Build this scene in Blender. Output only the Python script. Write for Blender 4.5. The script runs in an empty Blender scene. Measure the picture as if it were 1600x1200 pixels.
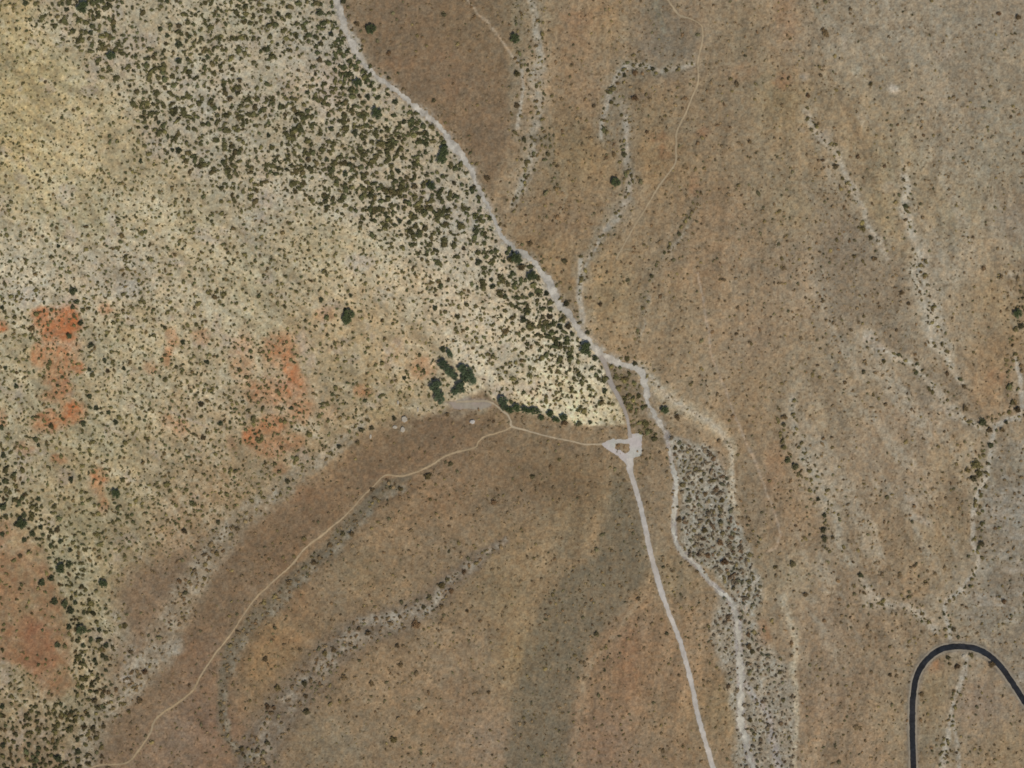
import bpy, math
import numpy as np
from mathutils import Vector

# ------------------------------------------------------------------ camera, sky, sun, exposure
sc = bpy.context.scene
COL = sc.collection
S = 0.75                                  # metres on the ground for one map unit
ALT = 2400.0
cam_d = bpy.data.cameras.new('camera'); cam = bpy.data.objects.new('camera', cam_d); COL.objects.link(cam)
cam.location = (0, 0, ALT); cam.rotation_euler = (0, 0, 0)
cam_d.sensor_width = 36; cam_d.lens = 36 * ALT / (1600 * S)
cam_d.clip_start = 10; cam_d.clip_end = 20000
sc.camera = cam
SUN_EL, SUN_AZ = math.radians(50), math.radians(148)          # azimuth clockwise from north (up)
w = bpy.data.worlds.new('World'); sc.world = w; w.use_nodes = True
nt = w.node_tree; bg = nt.nodes['Background']
sky = nt.nodes.new('ShaderNodeTexSky'); sky.sky_type = 'NISHITA'; sky.sun_disc = False
sky.sun_elevation = SUN_EL; sky.sun_rotation = SUN_AZ; sky.altitude = 900; sky.dust_density = 2.0
nt.links.new(sky.outputs[0], bg.inputs[0]); bg.inputs[1].default_value = 0.07
sl = bpy.data.lights.new('sun', 'SUN'); sl.energy = 2.9; sl.angle = math.radians(0.53); sl.color = (1, .96, .90)
so = bpy.data.objects.new('sun', sl); COL.objects.link(so)
dirn = Vector((math.sin(SUN_AZ) * math.cos(SUN_EL), math.cos(SUN_AZ) * math.cos(SUN_EL), math.sin(SUN_EL)))
so.rotation_euler = dirn.to_track_quat('Z', 'Y').to_euler(); so.location = dirn * 800
sc.view_settings.view_transform = 'Standard'; sc.view_settings.look = 'None'
sc.view_settings.exposure = 0.0; sc.view_settings.gamma = 1.0
sc.render.film_transparent = False
sc.cycles.filter_width = 1.7
sc.cycles.max_bounces = 3; sc.cycles.diffuse_bounces = 2

rng = np.random.default_rng(7)
GAIN = 1.0     # ground colours below are written as 8-bit display values and turned into albedo

def lin(c):
    c = np.asarray(c, dtype=np.float64) / 255.0
    return np.where(c <= 0.04045, c / 12.92, ((c + 0.055) / 1.055) ** 2.4) * GAIN

# ------------------------------------------------------------------ noise and map layers
_lat = {}
def vn(x, y, scale, seed):
    """smooth value noise in -1..1"""
    if seed not in _lat:
        _lat[seed] = np.random.default_rng(1000 + seed).uniform(-1, 1, (512, 512)).astype(np.float32)
    L = _lat[seed]
    u = x / scale + 37.3 * seed; v = y / scale + 11.7 * seed
    iu = np.floor(u).astype(np.int64); iv = np.floor(v).astype(np.int64)
    fu = u - iu; fv = v - iv
    fu = fu * fu * (3 - 2 * fu); fv = fv * fv * (3 - 2 * fv)
    i0 = iu & 511; i1 = (iu + 1) & 511; j0 = iv & 511; j1 = (iv + 1) & 511
    return (L[j0, i0] * (1 - fu) + L[j0, i1] * fu) * (1 - fv) + (L[j1, i0] * (1 - fu) + L[j1, i1] * fu) * fv

def fbm(x, y, scale, seed, octv=4, gain=0.5):
    t = 0; a = 1; n = 0
    for k in range(octv):
        t = t + a * vn(x, y, scale / 2 ** k, seed + k); n += a; a *= gain
    return t / n

STEP = 1.5
gx = np.arange(-60, 1660.01, STEP); gy = np.arange(-60, 1260.01, STEP)
X, Y = np.meshgrid(gx, gy)
WX = X + 9 * fbm(X, Y, 40, 1, 4, .6); WY = Y + 9 * fbm(X, Y, 40, 11, 4, .6)    # ragged edges for soil borders
TX = X + 3.0 * fbm(X, Y, 14, 21, 3, .6); TY = Y + 3.0 * fbm(X, Y, 14, 31, 3, .6)

def sample(F, x, y):
    u = np.clip((np.asarray(x, float) - gx[0]) / STEP, 0, len(gx) - 1.001)
    v = np.clip((np.asarray(y, float) - gy[0]) / STEP, 0, len(gy) - 1.001)
    i = u.astype(int); j = v.astype(int); fu = u - i; fv = v - j
    return (F[j, i] * (1 - fu) + F[j, i + 1] * fu) * (1 - fv) + (F[j + 1, i] * (1 - fu) + F[j + 1, i + 1] * fu) * fv

def sstep(a, b, t):
    t = np.clip((t - a) / (b - a), 0, 1); return t * t * (3 - 2 * t)

def poly(pts, soft=10, big=1):
    """soft mask of a polygon, its border ragged"""
    cx = X[::3, ::3] ; cy = Y[::3, ::3]
    d2 = np.full(cx.shape, 1e9); ins = np.zeros(cx.shape, bool)
    n = len(pts)
    for k in range(n):
        x0, y0 = pts[k]; x1, y1 = pts[(k + 1) % n]
        dx, dy = x1 - x0, y1 - y0
        t = np.clip(((cx - x0) * dx + (cy - y0) * dy) / (dx * dx + dy * dy + 1e-9), 0, 1)
        d2 = np.minimum(d2, (cx - x0 - t * dx) ** 2 + (cy - y0 - t * dy) ** 2)
        if y0 != y1:
            c = ((y0 > cy) != (y1 > cy)) & (cx < dx * (cy - y0) / dy + x0)
            ins ^= c
    sd = np.sqrt(d2) * np.where(ins, 1, -1)
    u = np.clip((WX - gx[0]) / (3 * STEP), 0, sd.shape[1] - 1.001); v = np.clip((WY - gy[0]) / (3 * STEP), 0, sd.shape[0] - 1.001)
    i = u.astype(int); j = v.astype(int); fu = u - i; fv = v - j
    s = (sd[j, i] * (1 - fu) + sd[j, i + 1] * fu) * (1 - fv) + (sd[j + 1, i] * (1 - fu) + sd[j + 1, i + 1] * fu) * fv
    return sstep(-soft, soft, s)

def line(pts, width, soft=.6, warp='t', out=None):
    """soft mask along a line; pts are (x, y) or (x, y, width)"""
    M = np.zeros(X.shape, np.float32) if out is None else out
    PX, PY = (TX, TY) if warp == 't' else ((WX, WY) if warp == 'w' else (X, Y))
    for a, b in zip(pts[:-1], pts[1:]):
        wa = a[2] if len(a) > 2 else width; wb = b[2] if len(b) > 2 else width
        m = max(wa, wb) * (1 + soft) + 14
        i0 = int(max(0, (min(a[0], b[0]) - m - gx[0]) / STEP)); i1 = int((max(a[0], b[0]) + m - gx[0]) / STEP) + 1
        j0 = int(max(0, (min(a[1], b[1]) - m - gy[0]) / STEP)); j1 = int((max(a[1], b[1]) + m - gy[0]) / STEP) + 1
        if i1 <= 0 or j1 <= 0: continue
        x = PX[j0:j1, i0:i1]; y = PY[j0:j1, i0:i1]
        dx, dy = b[0] - a[0], b[1] - a[1]
        t = np.clip(((x - a[0]) * dx + (y - a[1]) * dy) / (dx * dx + dy * dy + 1e-9), 0, 1)
        d = np.hypot(x - a[0] - t * dx, y - a[1] - t * dy)
        hw = (wa + (wb - wa) * t) / 2
        v = 1 - sstep(hw * (1 - soft), hw * (1 + soft) + .5, d)
        M[j0:j1, i0:i1] = np.maximum(M[j0:j1, i0:i1], v)
    return M

def blob(x, y, rx, ry=None, ang=0, hard=.5):
    ry = ry or rx; a = math.radians(ang)
    dx = WX - x; dy = WY - y
    u = (dx * math.cos(a) + dy * math.sin(a)) / rx; v = (-dx * math.sin(a) + dy * math.cos(a)) / ry
    return 1 - sstep(hard, 1.35, np.sqrt(u * u + v * v))

def mixc(C, col, m, k=1.0):
    m = np.clip(m * k, 0, 1)[..., None]
    return C * (1 - m) + np.array(col, float) * m

def idw(ctrl, p=2.6):
    cx = X[::8, ::8] ; cy = Y[::8, ::8]
    num = 0; den = 0
    for (x, y, c) in ctrl:
        wgt = 1.0 / (((cx - x) ** 2 + (cy - y) ** 2) + 900) ** (p / 2)
        num = num + wgt[..., None] * np.array(c, float); den = den + wgt
    F = num / den[..., None]
    u = np.clip((X + 22 * fbm(X, Y, 90, 41, 3) - gx[0]) / (8 * STEP), 0, F.shape[1] - 1.001)
    v = np.clip((Y + 22 * fbm(X, Y, 90, 51, 3) - gy[0]) / (8 * STEP), 0, F.shape[0] - 1.001)
    i = u.astype(int); j = v.astype(int); fu = (u - i)[..., None]; fv = (v - j)[..., None]
    return (F[j, i] * (1 - fu) + F[j, i + 1] * fu) * (1 - fv) + (F[j + 1, i] * (1 - fu) + F[j + 1, i + 1] * fu) * fv

# ------------------------------------------------------------------ lines of the place (map units)
WASH = [(a, b, c * (.68 if b < 400 else .85)) for a, b, c in [(520,-60,20),(524,-10,20),(533,25,17),(541,50,14),(553,75,14),(566,98,10),(580,112,9),(600,128,9),(625,147,9),(650,168,11),(675,187,11),
        (690,200,12),(703,222,17),(722,245,18),(738,270,10),(747,293,8),(758,312,8),(772,345,8),(783,368,9),(798,384,9),(823,400,9),(835,412,9),
        (847,425,9),(857,440,12),(866,458,13),(876,478,11),(893,497,12),(908,520,12),(925,541,13),(938,552,14),(955,563,12),(975,570,10),
        (990,574,10),(1002,582,11),(1007,600,14),(1010,615,12),(1014,632,10),(1022,648,9),(1032,664,8),(1040,675,8)]]
LINK = [(938,556,8),(948,575,7),(953,595,8),(962,612,7),(972,632,6),(979,650,5),(983,670,5),(985,684,6)]
SROAD = [(984,716,12),(985,737,9),(991,757,7.5),(997,777,8),(1003,800,7),(1010,832,7.5),(1016,862,7.5),(1021,882,8),(1027,902,9),(1035,930,8.5),(1047,962,8),
         (1060,995,7.5),(1070,1027,7.5),(1082,1075,7),(1090,1115,7),(1101,1155,7.5),(1113,1195,8),(1122,1230,8),(1131,1262,8)]
TRW = [(948,694,5),(930,694,3.2),(912,694,3),(892,689,3),(870,685,3),(845,679,3),(820,672,3.2),(800,666,4)]
TRN = [(800,666,3.5),(798,658,3.5),(793,648,3.5),(785,642,3.5),(778,636,3.5),(768,629,3.5),(757,627,3.5),(730,627,4),(712,628,3.5)]
TRSW = [(799,667,3),(790,672,2.6),(775,677,2.6),(757,682,2.8),(748,690,2.6),(744,698,2.6),(732,702,2.8),(705,709,3.2),(690,716,3.4),(675,726,3.6),(655,736,3.6),(640,741,3.6),
        (625,744,3.6),(608,742,3.4),(598,745,3.2),(590,753,3),(578,765,3),(563,780,3),(550,795,3),(535,810,3),(520,822,3.2),(505,835,3.4),(487,848,3.6),(472,862,3.6),
        (460,878,3.6),(448,890,3.6),(436,900,3.6),(418,917,3.4),(400,934,3.4),(388,950,3.2),(376,968,3.2),(363,988,3.2),(350,1005,3.2),(340,1017,3.4),(327,1035,3.4),
        (313,1057,3.4),(302,1078,3.6),(285,1093,3.8),(270,1104,3.8),(255,1113,3.8),(241,1127,3.8),(235,1145,3.6),(224,1162,3.6),(213,1177,3.6),(205,1187,3.6),(195,1193,3.4),(175,1195,3),(150,1197,3),(130,1210,3),(110,1240,3)]
TRNE = [(1030,-60,3),(1036,-15,3.4),(1044,0,3.6),(1052,12,3.8),(1062,24,3.8),(1080,30,3.2),(1093,38,3.2),(1097,45,3.2),(1097,65,3.2),(1093,82,3.2),(1090,100,3.2),(1090,130,3.4),(1080,155,3.4),(1070,180,3.4),(1058,205,3.6),
        (1056,230,3.8),(1055,255,3.8),(1045,270,3.4),(1030,290,3.4),(1018,310,3),(1005,332,3),(993,350,2.8),(983,368,2.6),(972,388,2.4),(962,405,2)]
BLACK = [(1429,1262),(1427.5,1225),(1427,1200),(1426,1165),(1425.7,1125),(1426,1100),(1428.5,1075),(1432.5,1057),(1440,1042),(1452,1028),(1467,1017),(1485,1011.5),(1505,1010.5),
         (1524,1013.5),(1540,1020.5),(1555,1032),(1570,1050),(1585,1072),(1600,1095),(1625,1134),(1655,1182),(1680,1222)]
CH1 = [(a, b, c * .66) for a, b, c in [(1040,675,8),(1045,700,6),(1050,720,6),(1056,750,8),(1055,790,8),(1052,820,8),(1056,845,8),(1065,862,8),(1078,873,8),(1090,885,8),(1105,905,7),(1125,925,8),(1140,937,9),(1148,950,11),(1152,975,11),(1155,1000,12),(1155,1025,12),
       (1157,1050,12),(1157,1080,10),(1157,1110,13),(1158,1135,15),(1165,1150,12),(1170,1180,12),(1178,1205,14),(1185,1262,14)]]
CH2 = [(1157,1060,6),(1180,1090,6),(1198,1110,8),(1205,1140,9),(1212,1180,8),(1220,1210,8),(1232,1262,8)]
CRES = [(1000,572,14),(1012,590,20),(1030,612,22),(1055,632,24),(1085,646,24),(1112,660,20),(1130,680,15),(1142,700,11),(1145,730,9),(1142,750,9),(1145,780,7),(1158,802,6)]
ECH = [(1588,560,4),(1593,590,5),(1598,630,6),(1594,652,6),(1575,655,6),(1556,664,5),(1549,690,4),(1546,730,5),(1540,750,5),(1530,770,5),(1523,790,5.5),(1521,830,5.5),(1522,850,6),(1530,870,5),(1528,890,5),
       (1515,905,5),(1505,920,4.5),(1495,928,4.5),(1478,938,4.5),(1476,960,4),(1483,980,4),(1487,1003,4)]
EIN = [(1508,1024,7),(1512,1035,4),(1506,1050,7),(1498,1075,6),(1492,1095,3.5),(1488,1112,4),(1483,1140,5),(1478,1170,8),(1468,1215,8),(1460,1262,8)]
NTR = [(1085,102,4),(1060,107,4),(1035,112,5),(1000,103,5),(975,105,6),(962,125,7),(951,150,7),(947,172,6),(941,195,5),(938,215,4)]
NTR2 = [(973,160,6),(981,195,9),(977,220,7),(974,255,6),(984,275,7),(982,310,9),(962,345,9),(942,362,6),(928,388,5),(914,410,5),(905,430,5)]
N1 = [(808,95,2),(815,110,3),(817,140,3),(812,170,4),(808,200,4)]
N2 = [(828,-60,8),(830,-10,9),(838,40,8),(844,85,10),(840,115,14),(841,150,14),(843,180,9),(836,212,12),(831,245,12),(818,278,12),(806,305,10),(798,325,6)]
N3 = [(907,405,4),(908,430,5),(904,455,7),(907,480,6),(911,500,6)]
MID = [(1092,300,4),(1075,340,4),(1060,365,5),(1042,390,7),(1030,402,9),(1014,425,7),(1008,450,5),(1003,490,4),(994,530,4)]
EL1 = [(1262,175,8),(1290,215,9),(1308,243,9),(1322,280,9),(1340,308,8),(1352,345,7),(1370,375,8),(1385,403,7)]
EL2 = [(1416,270,10),(1418,295,12),(1412,325,12),(1432,375,18),(1442,400,20),(1432,425,24),(1448,470,26),(1458,505,30),(1464,530,26),(1488,565,10),(1504,600,8)]
EL3 = [(1358,520,12),(1370,545,14),(1395,560,12),(1425,572,10),(1450,595,8),(1472,622,10),(1490,642,14),(1512,655,9),(1535,668,7)]
EL4 = [(1238,625,8),(1240,655,10),(1250,700,12),(1262,735,22),(1285,770,22),(1305,810,14),(1312,850,10),(1330,880,10)]
EL5 = [(1345,905,8),(1365,940,16),(1395,945,10),(1420,950,10),(1445,968,16),(1462,985,10)]
BANDA = [(570,660,16),(520,700,20),(470,740,24),(420,780,30),(370,820,36),(325,870,40),(290,930,44),(262,985,50),(235,1030,50),(200,1070,44),(165,1110,40),(140,1150,36),(120,1210,36)]
BANDB = [(640,745,8),(600,765,14),(565,800,18),(530,835,20),(490,880,20),(440,925,20),(400,965,18),(370,1005,16),(352,1050,14),(346,1100,12),(352,1150,14),(375,1175,16)]
BANDC = [(790,845,8),(745,875,16),(705,905,24),(680,935,34),(640,960,34),(595,975,36),(555,995,40),(515,1030,44),(475,1070,50),(440,1110,50),(410,1160,44),(390,1230,40)]
BRG = [(1010,925,5),(985,962,8),(955,1000,9),(930,1030,8),(915,1060,7),(906,1110,6),(898,1160,5),(893,1230,5)]
ESTRIP = [(1222,935,8),(1232,965,11),(1240,1000,10),(1241,1050,8),(1240,1090,8),(1243,1130,7),(1240,1200,6)]
TREAST = [(1090,425,1.5),(1098,470,2),(1108,520,2),(1110,550,2),(1125,590,2),(1138,620,2.4),(1150,655,2),(1165,690,2.2),(1182,725,2.2),(1195,765,2),(1212,805,2),(1219,835,2.4),(1212,858,2.6),(1198,862,2)]
TRT = [(728,-5,1.6),(750,25,2.2),(770,45,3),(785,65,2.4),(800,88,2),(812,105,2)]
TRM = [(870,200,2),(870,240,2),(876,285,2.4),(886,305,2.6),(910,315,3),(937,321,3)]
TRM2 = [(870,290,1.5),(886,306,2.4),(880,325,2),(868,345,1.6)]

# ------------------------------------------------------------------ regions
def along(deg, scale, ratio, seed, octv=4, gain=.65):
    a = math.radians(deg); wq = 14 * fbm(X, Y, 120, seed + 7, 2)
    u = X * math.cos(a) + Y * math.sin(a); v = -X * math.sin(a) + Y * math.cos(a) + wq
    return fbm(u / ratio, v, scale, seed, octv, gain)
def wide0(p, k, add): return [(q[0] - 26 * (q[1] < 560), q[1], q[2] * k + add) for q in p if q[1] < 600]
FLOWP = along(38, 22, 5, 521)             # the pale fan runs down to the right
LEDGE = along(42, 11, 3.2, 591, 4, .75)
FLOWE = along(62, 26, 5, 541)             # so do the slopes at the right
PSOFT = 5 + 26 * (1 - sstep(560, 740, X)) * sstep(600, 700, Y)
PALE = poly([(-90,-90),(528,-90),(533,25),(553,78),(585,118),(650,172),(700,222),(738,275),(760,320),(785,375),(840,420),(880,485),(930,550),(955,590),(975,640),(978,664),
             (900,664),(830,648),(785,632),(755,612),(735,620),(690,642),(640,648),(590,665),(540,690),(500,735),(440,765),(390,800),(330,830),(260,862),(195,890),(178,930),(190,990),
             (165,1050),(170,1110),(140,1160),(120,1300),(-90,1300)], PSOFT)
DENSE = poly([(35,-90),(540,-90),(545,60),(600,128),(700,225),(760,330),(800,395),(870,480),(930,560),(960,600),(930,620),(880,565),(800,500),(730,430),(640,395),(560,345),(470,330),(400,320),
              (320,295),(235,240),(190,150),(120,90),(60,40)], 46)
NEARW = line(wide0(WASH, 1, 60), 60, .6, 'w') * PALE
DENSE = np.maximum(sstep(.14, .88, DENSE + .42 * FLOWP + .22 * fbm(X, Y, 30, 561, 3, .7) - .3 * blob(380, 130, 150, 90, 0, 0) - .35 * blob(485, 130, 60, 70, 0, 0) - .5 * blob(270, 75, 26, 40, 0, 0)), .95 * sstep(.35, .8, NEARW + .3 * FLOWP))
TRI = poly([(600,380),(740,440),(820,510),(900,570),(960,620),(970,655),(900,655),(830,635),(775,600),(720,540),(660,500),(630,440)], 16)
SWD = poly([(-90,690),(20,720),(60,780),(100,850),(150,930),(175,1000),(175,1080),(150,1300),(-90,1300),(-90,1100),(30,1095),(110,1090),(112,1000),(95,930),(60,860),(-90,810)], 10)
REDSW = poly([(-90,812),(20,815),(65,855),(92,925),(108,985),(118,1075),(70,1095),(48,1050),(0,1030),(-90,1030)], 9)
RET = poly([(1040,670),(1062,682),(1110,700),(1138,740),(1150,800),(1175,860),(1190,930),(1172,960),(1150,935),(1110,895),(1070,862),(1064,840),(1064,780),(1056,720)], 6)
LOW = poly([(1120,930),(1165,935),(1195,1000),(1235,1040),(1240,1110),(1250,1300),(1150,1300),(1148,1150),(1140,1080),(1110,1000)], 8)
GREY = poly([(962,740),(988,765),(1012,862),(1008,905),(975,950),(925,1000),(908,1060),(893,1110),(885,1300),(780,1300),(800,1100),(818,1030),(838,960),(875,905),(930,870),(945,800)], 9)
NEG = poly([(1400,-90),(1700,-90),(1700,240),(1500,220),(1400,180),(1330,120),(1290,30),(1280,-90)], 40)
EG = poly([(1555,690),(1700,690),(1700,1300),(1650,1160),(1560,1020),(1500,960),(1535,890),(1532,800)], 8)
EBR = sstep(1215, 1290, X + 18 * fbm(X, Y, 60, 57, 2)) * (1 - sstep(1000, 1100, Y))
SLOPE = poly([(640,650),(720,660),(800,672),(900,692),(950,700),(955,740),(930,790),(840,790),(780,760),(700,735),(600,745),(480,820),(360,950),(260,1090),(180,1180),(150,1150),(230,1050),(320,900),(380,830),(480,760),(560,700)], 26)
BRNN = poly([(560,20),(640,-90),(760,-90),(800,60),(800,200),(770,300),(735,240),(700,195),(620,140),(580,100)], 14)
EDK = poly([(1255,280),(1330,290),(1360,370),(1420,430),(1440,540),(1480,590),(1520,650),(1440,590),(1360,520),(1300,480),(1270,400)], 20)
CENTRE = poly([(940,560),(985,575),(1003,610),(1015,660),(1040,690),(1000,680),(978,660),(960,620)], 5)

band = {}
for nm, p, wd in (('A', BANDA, 1.0), ('B', BANDB, 1.2), ('C', BANDC, 1.3)):
    band[nm] = line([(a, b, c * wd) for a, b, c in p], 10, .6, 'w')
def wide(p, k, add=0): return [(q[0], q[1], (q[2] if len(q) > 2 else 6) * k + add) for q in p]
veg = np.zeros(X.shape, np.float32)          # where scrub gathers along the drainage
for p, k, add in ((WASH, 1.6, 16), (NTR, 1, 14), (NTR2, 1, 14), (N2, 1, 24), (MID, 1, 8), (EL1, 1, 12), (EL4, .8, 6), (EL5, 1, 14), (ECH, 1, 12), (EIN, 1, 12), (N3, 1, 12), (EL3, 1, 16), (EL2, .6, 14)):
    line(wide(p, k, add), 10, .5, 'w', veg)
VEGW = line([(1218,640,8),(1222,690,14),(1235,722,18),(1248,745,10),(1270,770,10),(1287,805,12),(1288,845,18),(1300,868,10)], 10, .5, 'w')
VEGN = line([(808,-20,16),(808,60,18),(810,110,22),(803,170,22),(812,215,14),(860,215,18),(858,250,18),(870,295,16)], 10, .5, 'w')
VEGE = line([(1600,440,12),(1594,490,18),(1585,540,16),(1580,590,14),(1590,640,20),(1550,660,24),(1545,700,18),(1523,735,24),(1530,800,14),(1534,850,14)], 10, .5, 'w')

# ------------------------------------------------------------------ soil colour
PC = [(20,20,(160,145,102)),(60,120,(166,151,104)),(20,230,(164,149,102)),(150,210,(168,154,112)),(60,280,(168,158,116)),(20,400,(172,162,130)),(130,340,(166,156,116)),(150,420,(172,161,132)),
      (200,440,(168,158,132)),(220,330,(166,156,120)),(300,380,(160,150,112)),(300,450,(166,156,124)),(380,450,(164,155,118)),(420,320,(168,158,128)),(500,380,(170,158,118)),(560,400,(174,162,124)),
      (620,430,(178,166,132)),(700,460,(182,170,138)),(760,540,(190,178,144)),(830,600,(196,184,146)),(900,620,(194,184,144)),(940,640,(186,174,134)),(850,520,(184,170,134)),(800,470,(176,162,128)),
      (230,30,(164,150,112)),(180,60,(156,146,116)),(300,60,(156,146,108)),(400,40,(150,142,108)),(470,70,(156,148,122)),(350,130,(154,144,116)),(320,160,(160,152,126)),(420,170,(158,148,112)),(520,130,(164,148,122)),
      (520,200,(160,148,112)),(600,220,(162,148,112)),(500,260,(158,148,116)),(620,310,(160,148,120)),(700,330,(162,152,124)),(250,230,(158,146,108)),(330,250,(158,150,118)),
      (30,560,(160,150,114)),(60,450,(168,160,132)),(200,510,(158,146,106)),(180,600,(158,146,110)),(250,560,(158,146,110)),(330,560,(160,148,114)),(420,520,(158,148,112)),(480,500,(158,142,106)),(560,480,(160,144,108)),
      (540,550,(148,132,94)),(620,560,(156,136,100)),(600,610,(142,126,88)),(520,640,(138,122,90)),(450,620,(150,130,98)),(380,620,(154,138,104)),(300,640,(156,140,106)),(220,660,(156,145,108)),(150,680,(154,144,106)),
      (40,640,(154,142,106)),(40,700,(148,138,106)),(200,760,(154,143,106)),(260,740,(150,136,102)),(330,760,(138,118,86)),(270,820,(130,108,78)),(200,830,(142,128,94)),(140,820,(148,138,100)),(400,750,(134,118,86)),
      (440,720,(138,118,86)),(130,900,(142,134,100)),(160,980,(140,130,96)),(140,1040,(132,118,86)),(40,1120,(136,120,88)),(110,1120,(132,120,88)),(60,1180,(128,110,82)),(20,1080,(132,118,86))]
BC = [(640,30,(124,104,78)),(700,100,(122,102,78)),(760,190,(116,97,73)),(720,60,(124,106,78)),(790,40,(124,110,84)),(850,40,(126,108,80)),(900,60,(128,106,80)),(960,60,(126,108,80)),(1040,70,(122,108,88)),(920,150,(126,106,80)),
      (900,240,(124,106,76)),(880,350,(116,98,74)),(860,410,(128,108,78)),(940,450,(128,110,80)),(1000,180,(124,106,78)),(1020,250,(126,106,76)),(1000,320,(126,106,78)),(1150,80,(124,108,82)),(1140,200,(124,106,80)),
      (1180,280,(126,110,84)),(1120,330,(126,106,80)),(1100,420,(126,106,80)),(1170,430,(130,112,86)),(1180,540,(132,112,86)),(1060,520,(134,116,88)),(1080,600,(138,120,92)),(1150,640,(130,110,82)),(1230,60,(128,108,82)),
      (1220,160,(124,108,78)),(1300,60,(134,120,96)),(1400,60,(136,124,102)),(1500,60,(132,120,98)),(1580,40,(124,112,92)),(1380,150,(132,118,92)),(1480,150,(138,126,104)),(1570,140,(136,122,96)),(1580,230,(130,118,94)),
      (1480,240,(130,118,96)),(1400,230,(130,116,88)),(1330,200,(130,112,84)),(1240,330,(134,118,88)),(1230,420,(132,116,92)),(1320,380,(124,110,90)),(1380,320,(134,116,84)),(1500,330,(136,122,94)),(1580,340,(128,116,96)),
      (1480,420,(140,126,102)),(1560,480,(134,116,86)),(1570,560,(130,108,78)),(1500,500,(136,120,94)),(1540,610,(130,108,80)),(1300,480,(132,116,92)),(1350,560,(130,116,92)),(1260,560,(132,116,90)),(1200,600,(128,112,86)),
      (1300,650,(132,116,90)),(1350,700,(134,118,94)),(1430,660,(134,116,92)),(1480,720,(132,114,86)),(1420,760,(138,122,98)),(1380,850,(126,108,82)),(1450,860,(130,112,84)),(1500,820,(126,108,80)),(1240,800,(126,106,80)),
      (1200,700,(128,110,84)),(1220,900,(132,118,92)),(1330,930,(124,106,82)),(1290,980,(128,110,86)),(1330,1060,(124,106,82)),(1290,1110,(124,104,80)),(1380,1000,(132,114,88)),(1400,1120,(128,112,86)),(1350,1170,(124,106,82)),
      (1470,1080,(122,106,78)),(1460,1150,(118,104,80)),(1530,1100,(116,100,82)),(1570,1160,(130,112,84)),(1580,1020,(136,120,94)),(1560,960,(130,118,96)),(1580,800,(128,120,102)),(1560,900,(128,118,98)),(1580,720,(130,120,98)),
      (700,700,(110,90,68)),(620,700,(114,95,70)),(560,740,(112,92,68)),(480,800,(112,90,66)),(420,860,(112,90,66)),(340,900,(112,94,72)),(300,1020,(116,94,72)),(240,1110,(114,96,74)),(280,1150,(110,92,72)),(330,1120,(112,90,70)),
      (200,920,(118,98,74)),(850,700,(116,100,74)),(880,740,(118,100,70)),(900,770,(108,92,66)),(820,780,(114,98,76)),(700,770,(118,96,70)),(620,820,(118,98,72)),(720,850,(120,104,80)),(820,870,(126,108,80)),(880,830,(124,106,78)),
      (780,930,(122,106,78)),(740,1000,(124,104,78)),(720,1100,(118,98,74)),(660,1130,(122,104,78)),(600,1120,(124,106,80)),(560,900,(114,98,72)),(470,940,(116,94,68)),(450,1000,(124,100,68)),(410,1060,(122,100,70)),(540,940,(120,104,80)),
      (500,1150,(120,106,82)),(800,1020,(128,108,76)),(760,1160,(124,104,80)),(690,1050,(124,108,84)),(1000,1000,(128,104,78)),(980,1080,(124,100,74)),(1020,1140,(124,104,78)),(950,1160,(120,98,76)),(1080,1000,(132,110,82)),
      (1120,1100,(134,114,82)),(1060,1060,(126,104,78)),(1050,900,(128,112,84)),(1030,820,(120,104,80)),(1020,760,(122,106,82)),(960,680,(124,106,80)),(870,675,(122,104,80))]
P_ = idw(PC); B_ = idw(BC)
P_ = P_ * np.array([1.135, 1.12, 1.16]); B_ = B_ * np.array([1.19, 1.20, 1.23])
C = B_ * (1 - PALE[..., None]) + P_ * PALE[..., None]
# long faint streaks that follow the fall of the land
sv = fbm(X * 1.0 + 0.12 * Y, Y * 0.11, 9, 61, 3, .7) + .6 * fbm(X + .15 * Y, Y * 0.13, 30, 66, 2)
ur = X * .74 + Y * .67; vr = -X * .67 + Y * .74
sd_ = fbm(vr, ur * .12, 9, 71, 3, .7) + .6 * fbm(vr, ur * .13, 30, 76, 2)
wl = (1 - sstep(620, 900, X + .2 * (Y - 900))) * sstep(600, 700, Y)
streak = sv * (1 - wl) + sd_ * wl
C = C * (1 + (0.10 * streak * (1 - .6 * PALE))[..., None])
# warm and cool drift
dr = fbm(X, Y, 60, 81, 4, .6)
C = C * (1 + dr[..., None] * np.array([.032, .0, -.035]))
C = C * (1 + (.075 * fbm(X, Y, 38, 85, 5, .75))[..., None])
pb = sstep(.02, .38, .75 * fbm(X, Y, 11, 87, 4, .75) + .65 * LEDGE + .35 * FLOWP) * PALE
C = mixc(C, (208, 195, 163), pb * (.62 + .38 * TRI), .62)
C = mixc(C, (136, 122, 94), sstep(.10, .42, -LEDGE - .2 * FLOWP) * PALE, .38)
C = mixc(C, (172, 156, 140), sstep(.2, .5, fbm(X, Y, 34, 593, 4, .6)) * PALE, .4)
C = C * (1 + (.10 * FLOWP * PALE)[..., None])
ne = sstep(.05, .5, FLOWE + .25 * fbm(X, Y, 20, 563, 3, .7))
C = mixc(C, (170, 157, 133), ne * EBR, .66)
C = mixc(C, (120, 104, 82), sstep(.1, .5, -FLOWE) * EBR, .4)
C = mixc(C, (190, 180, 157), DENSE * (.6 + .5 * fbm(X, Y, 45, 89, 3)), .55)
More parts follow.
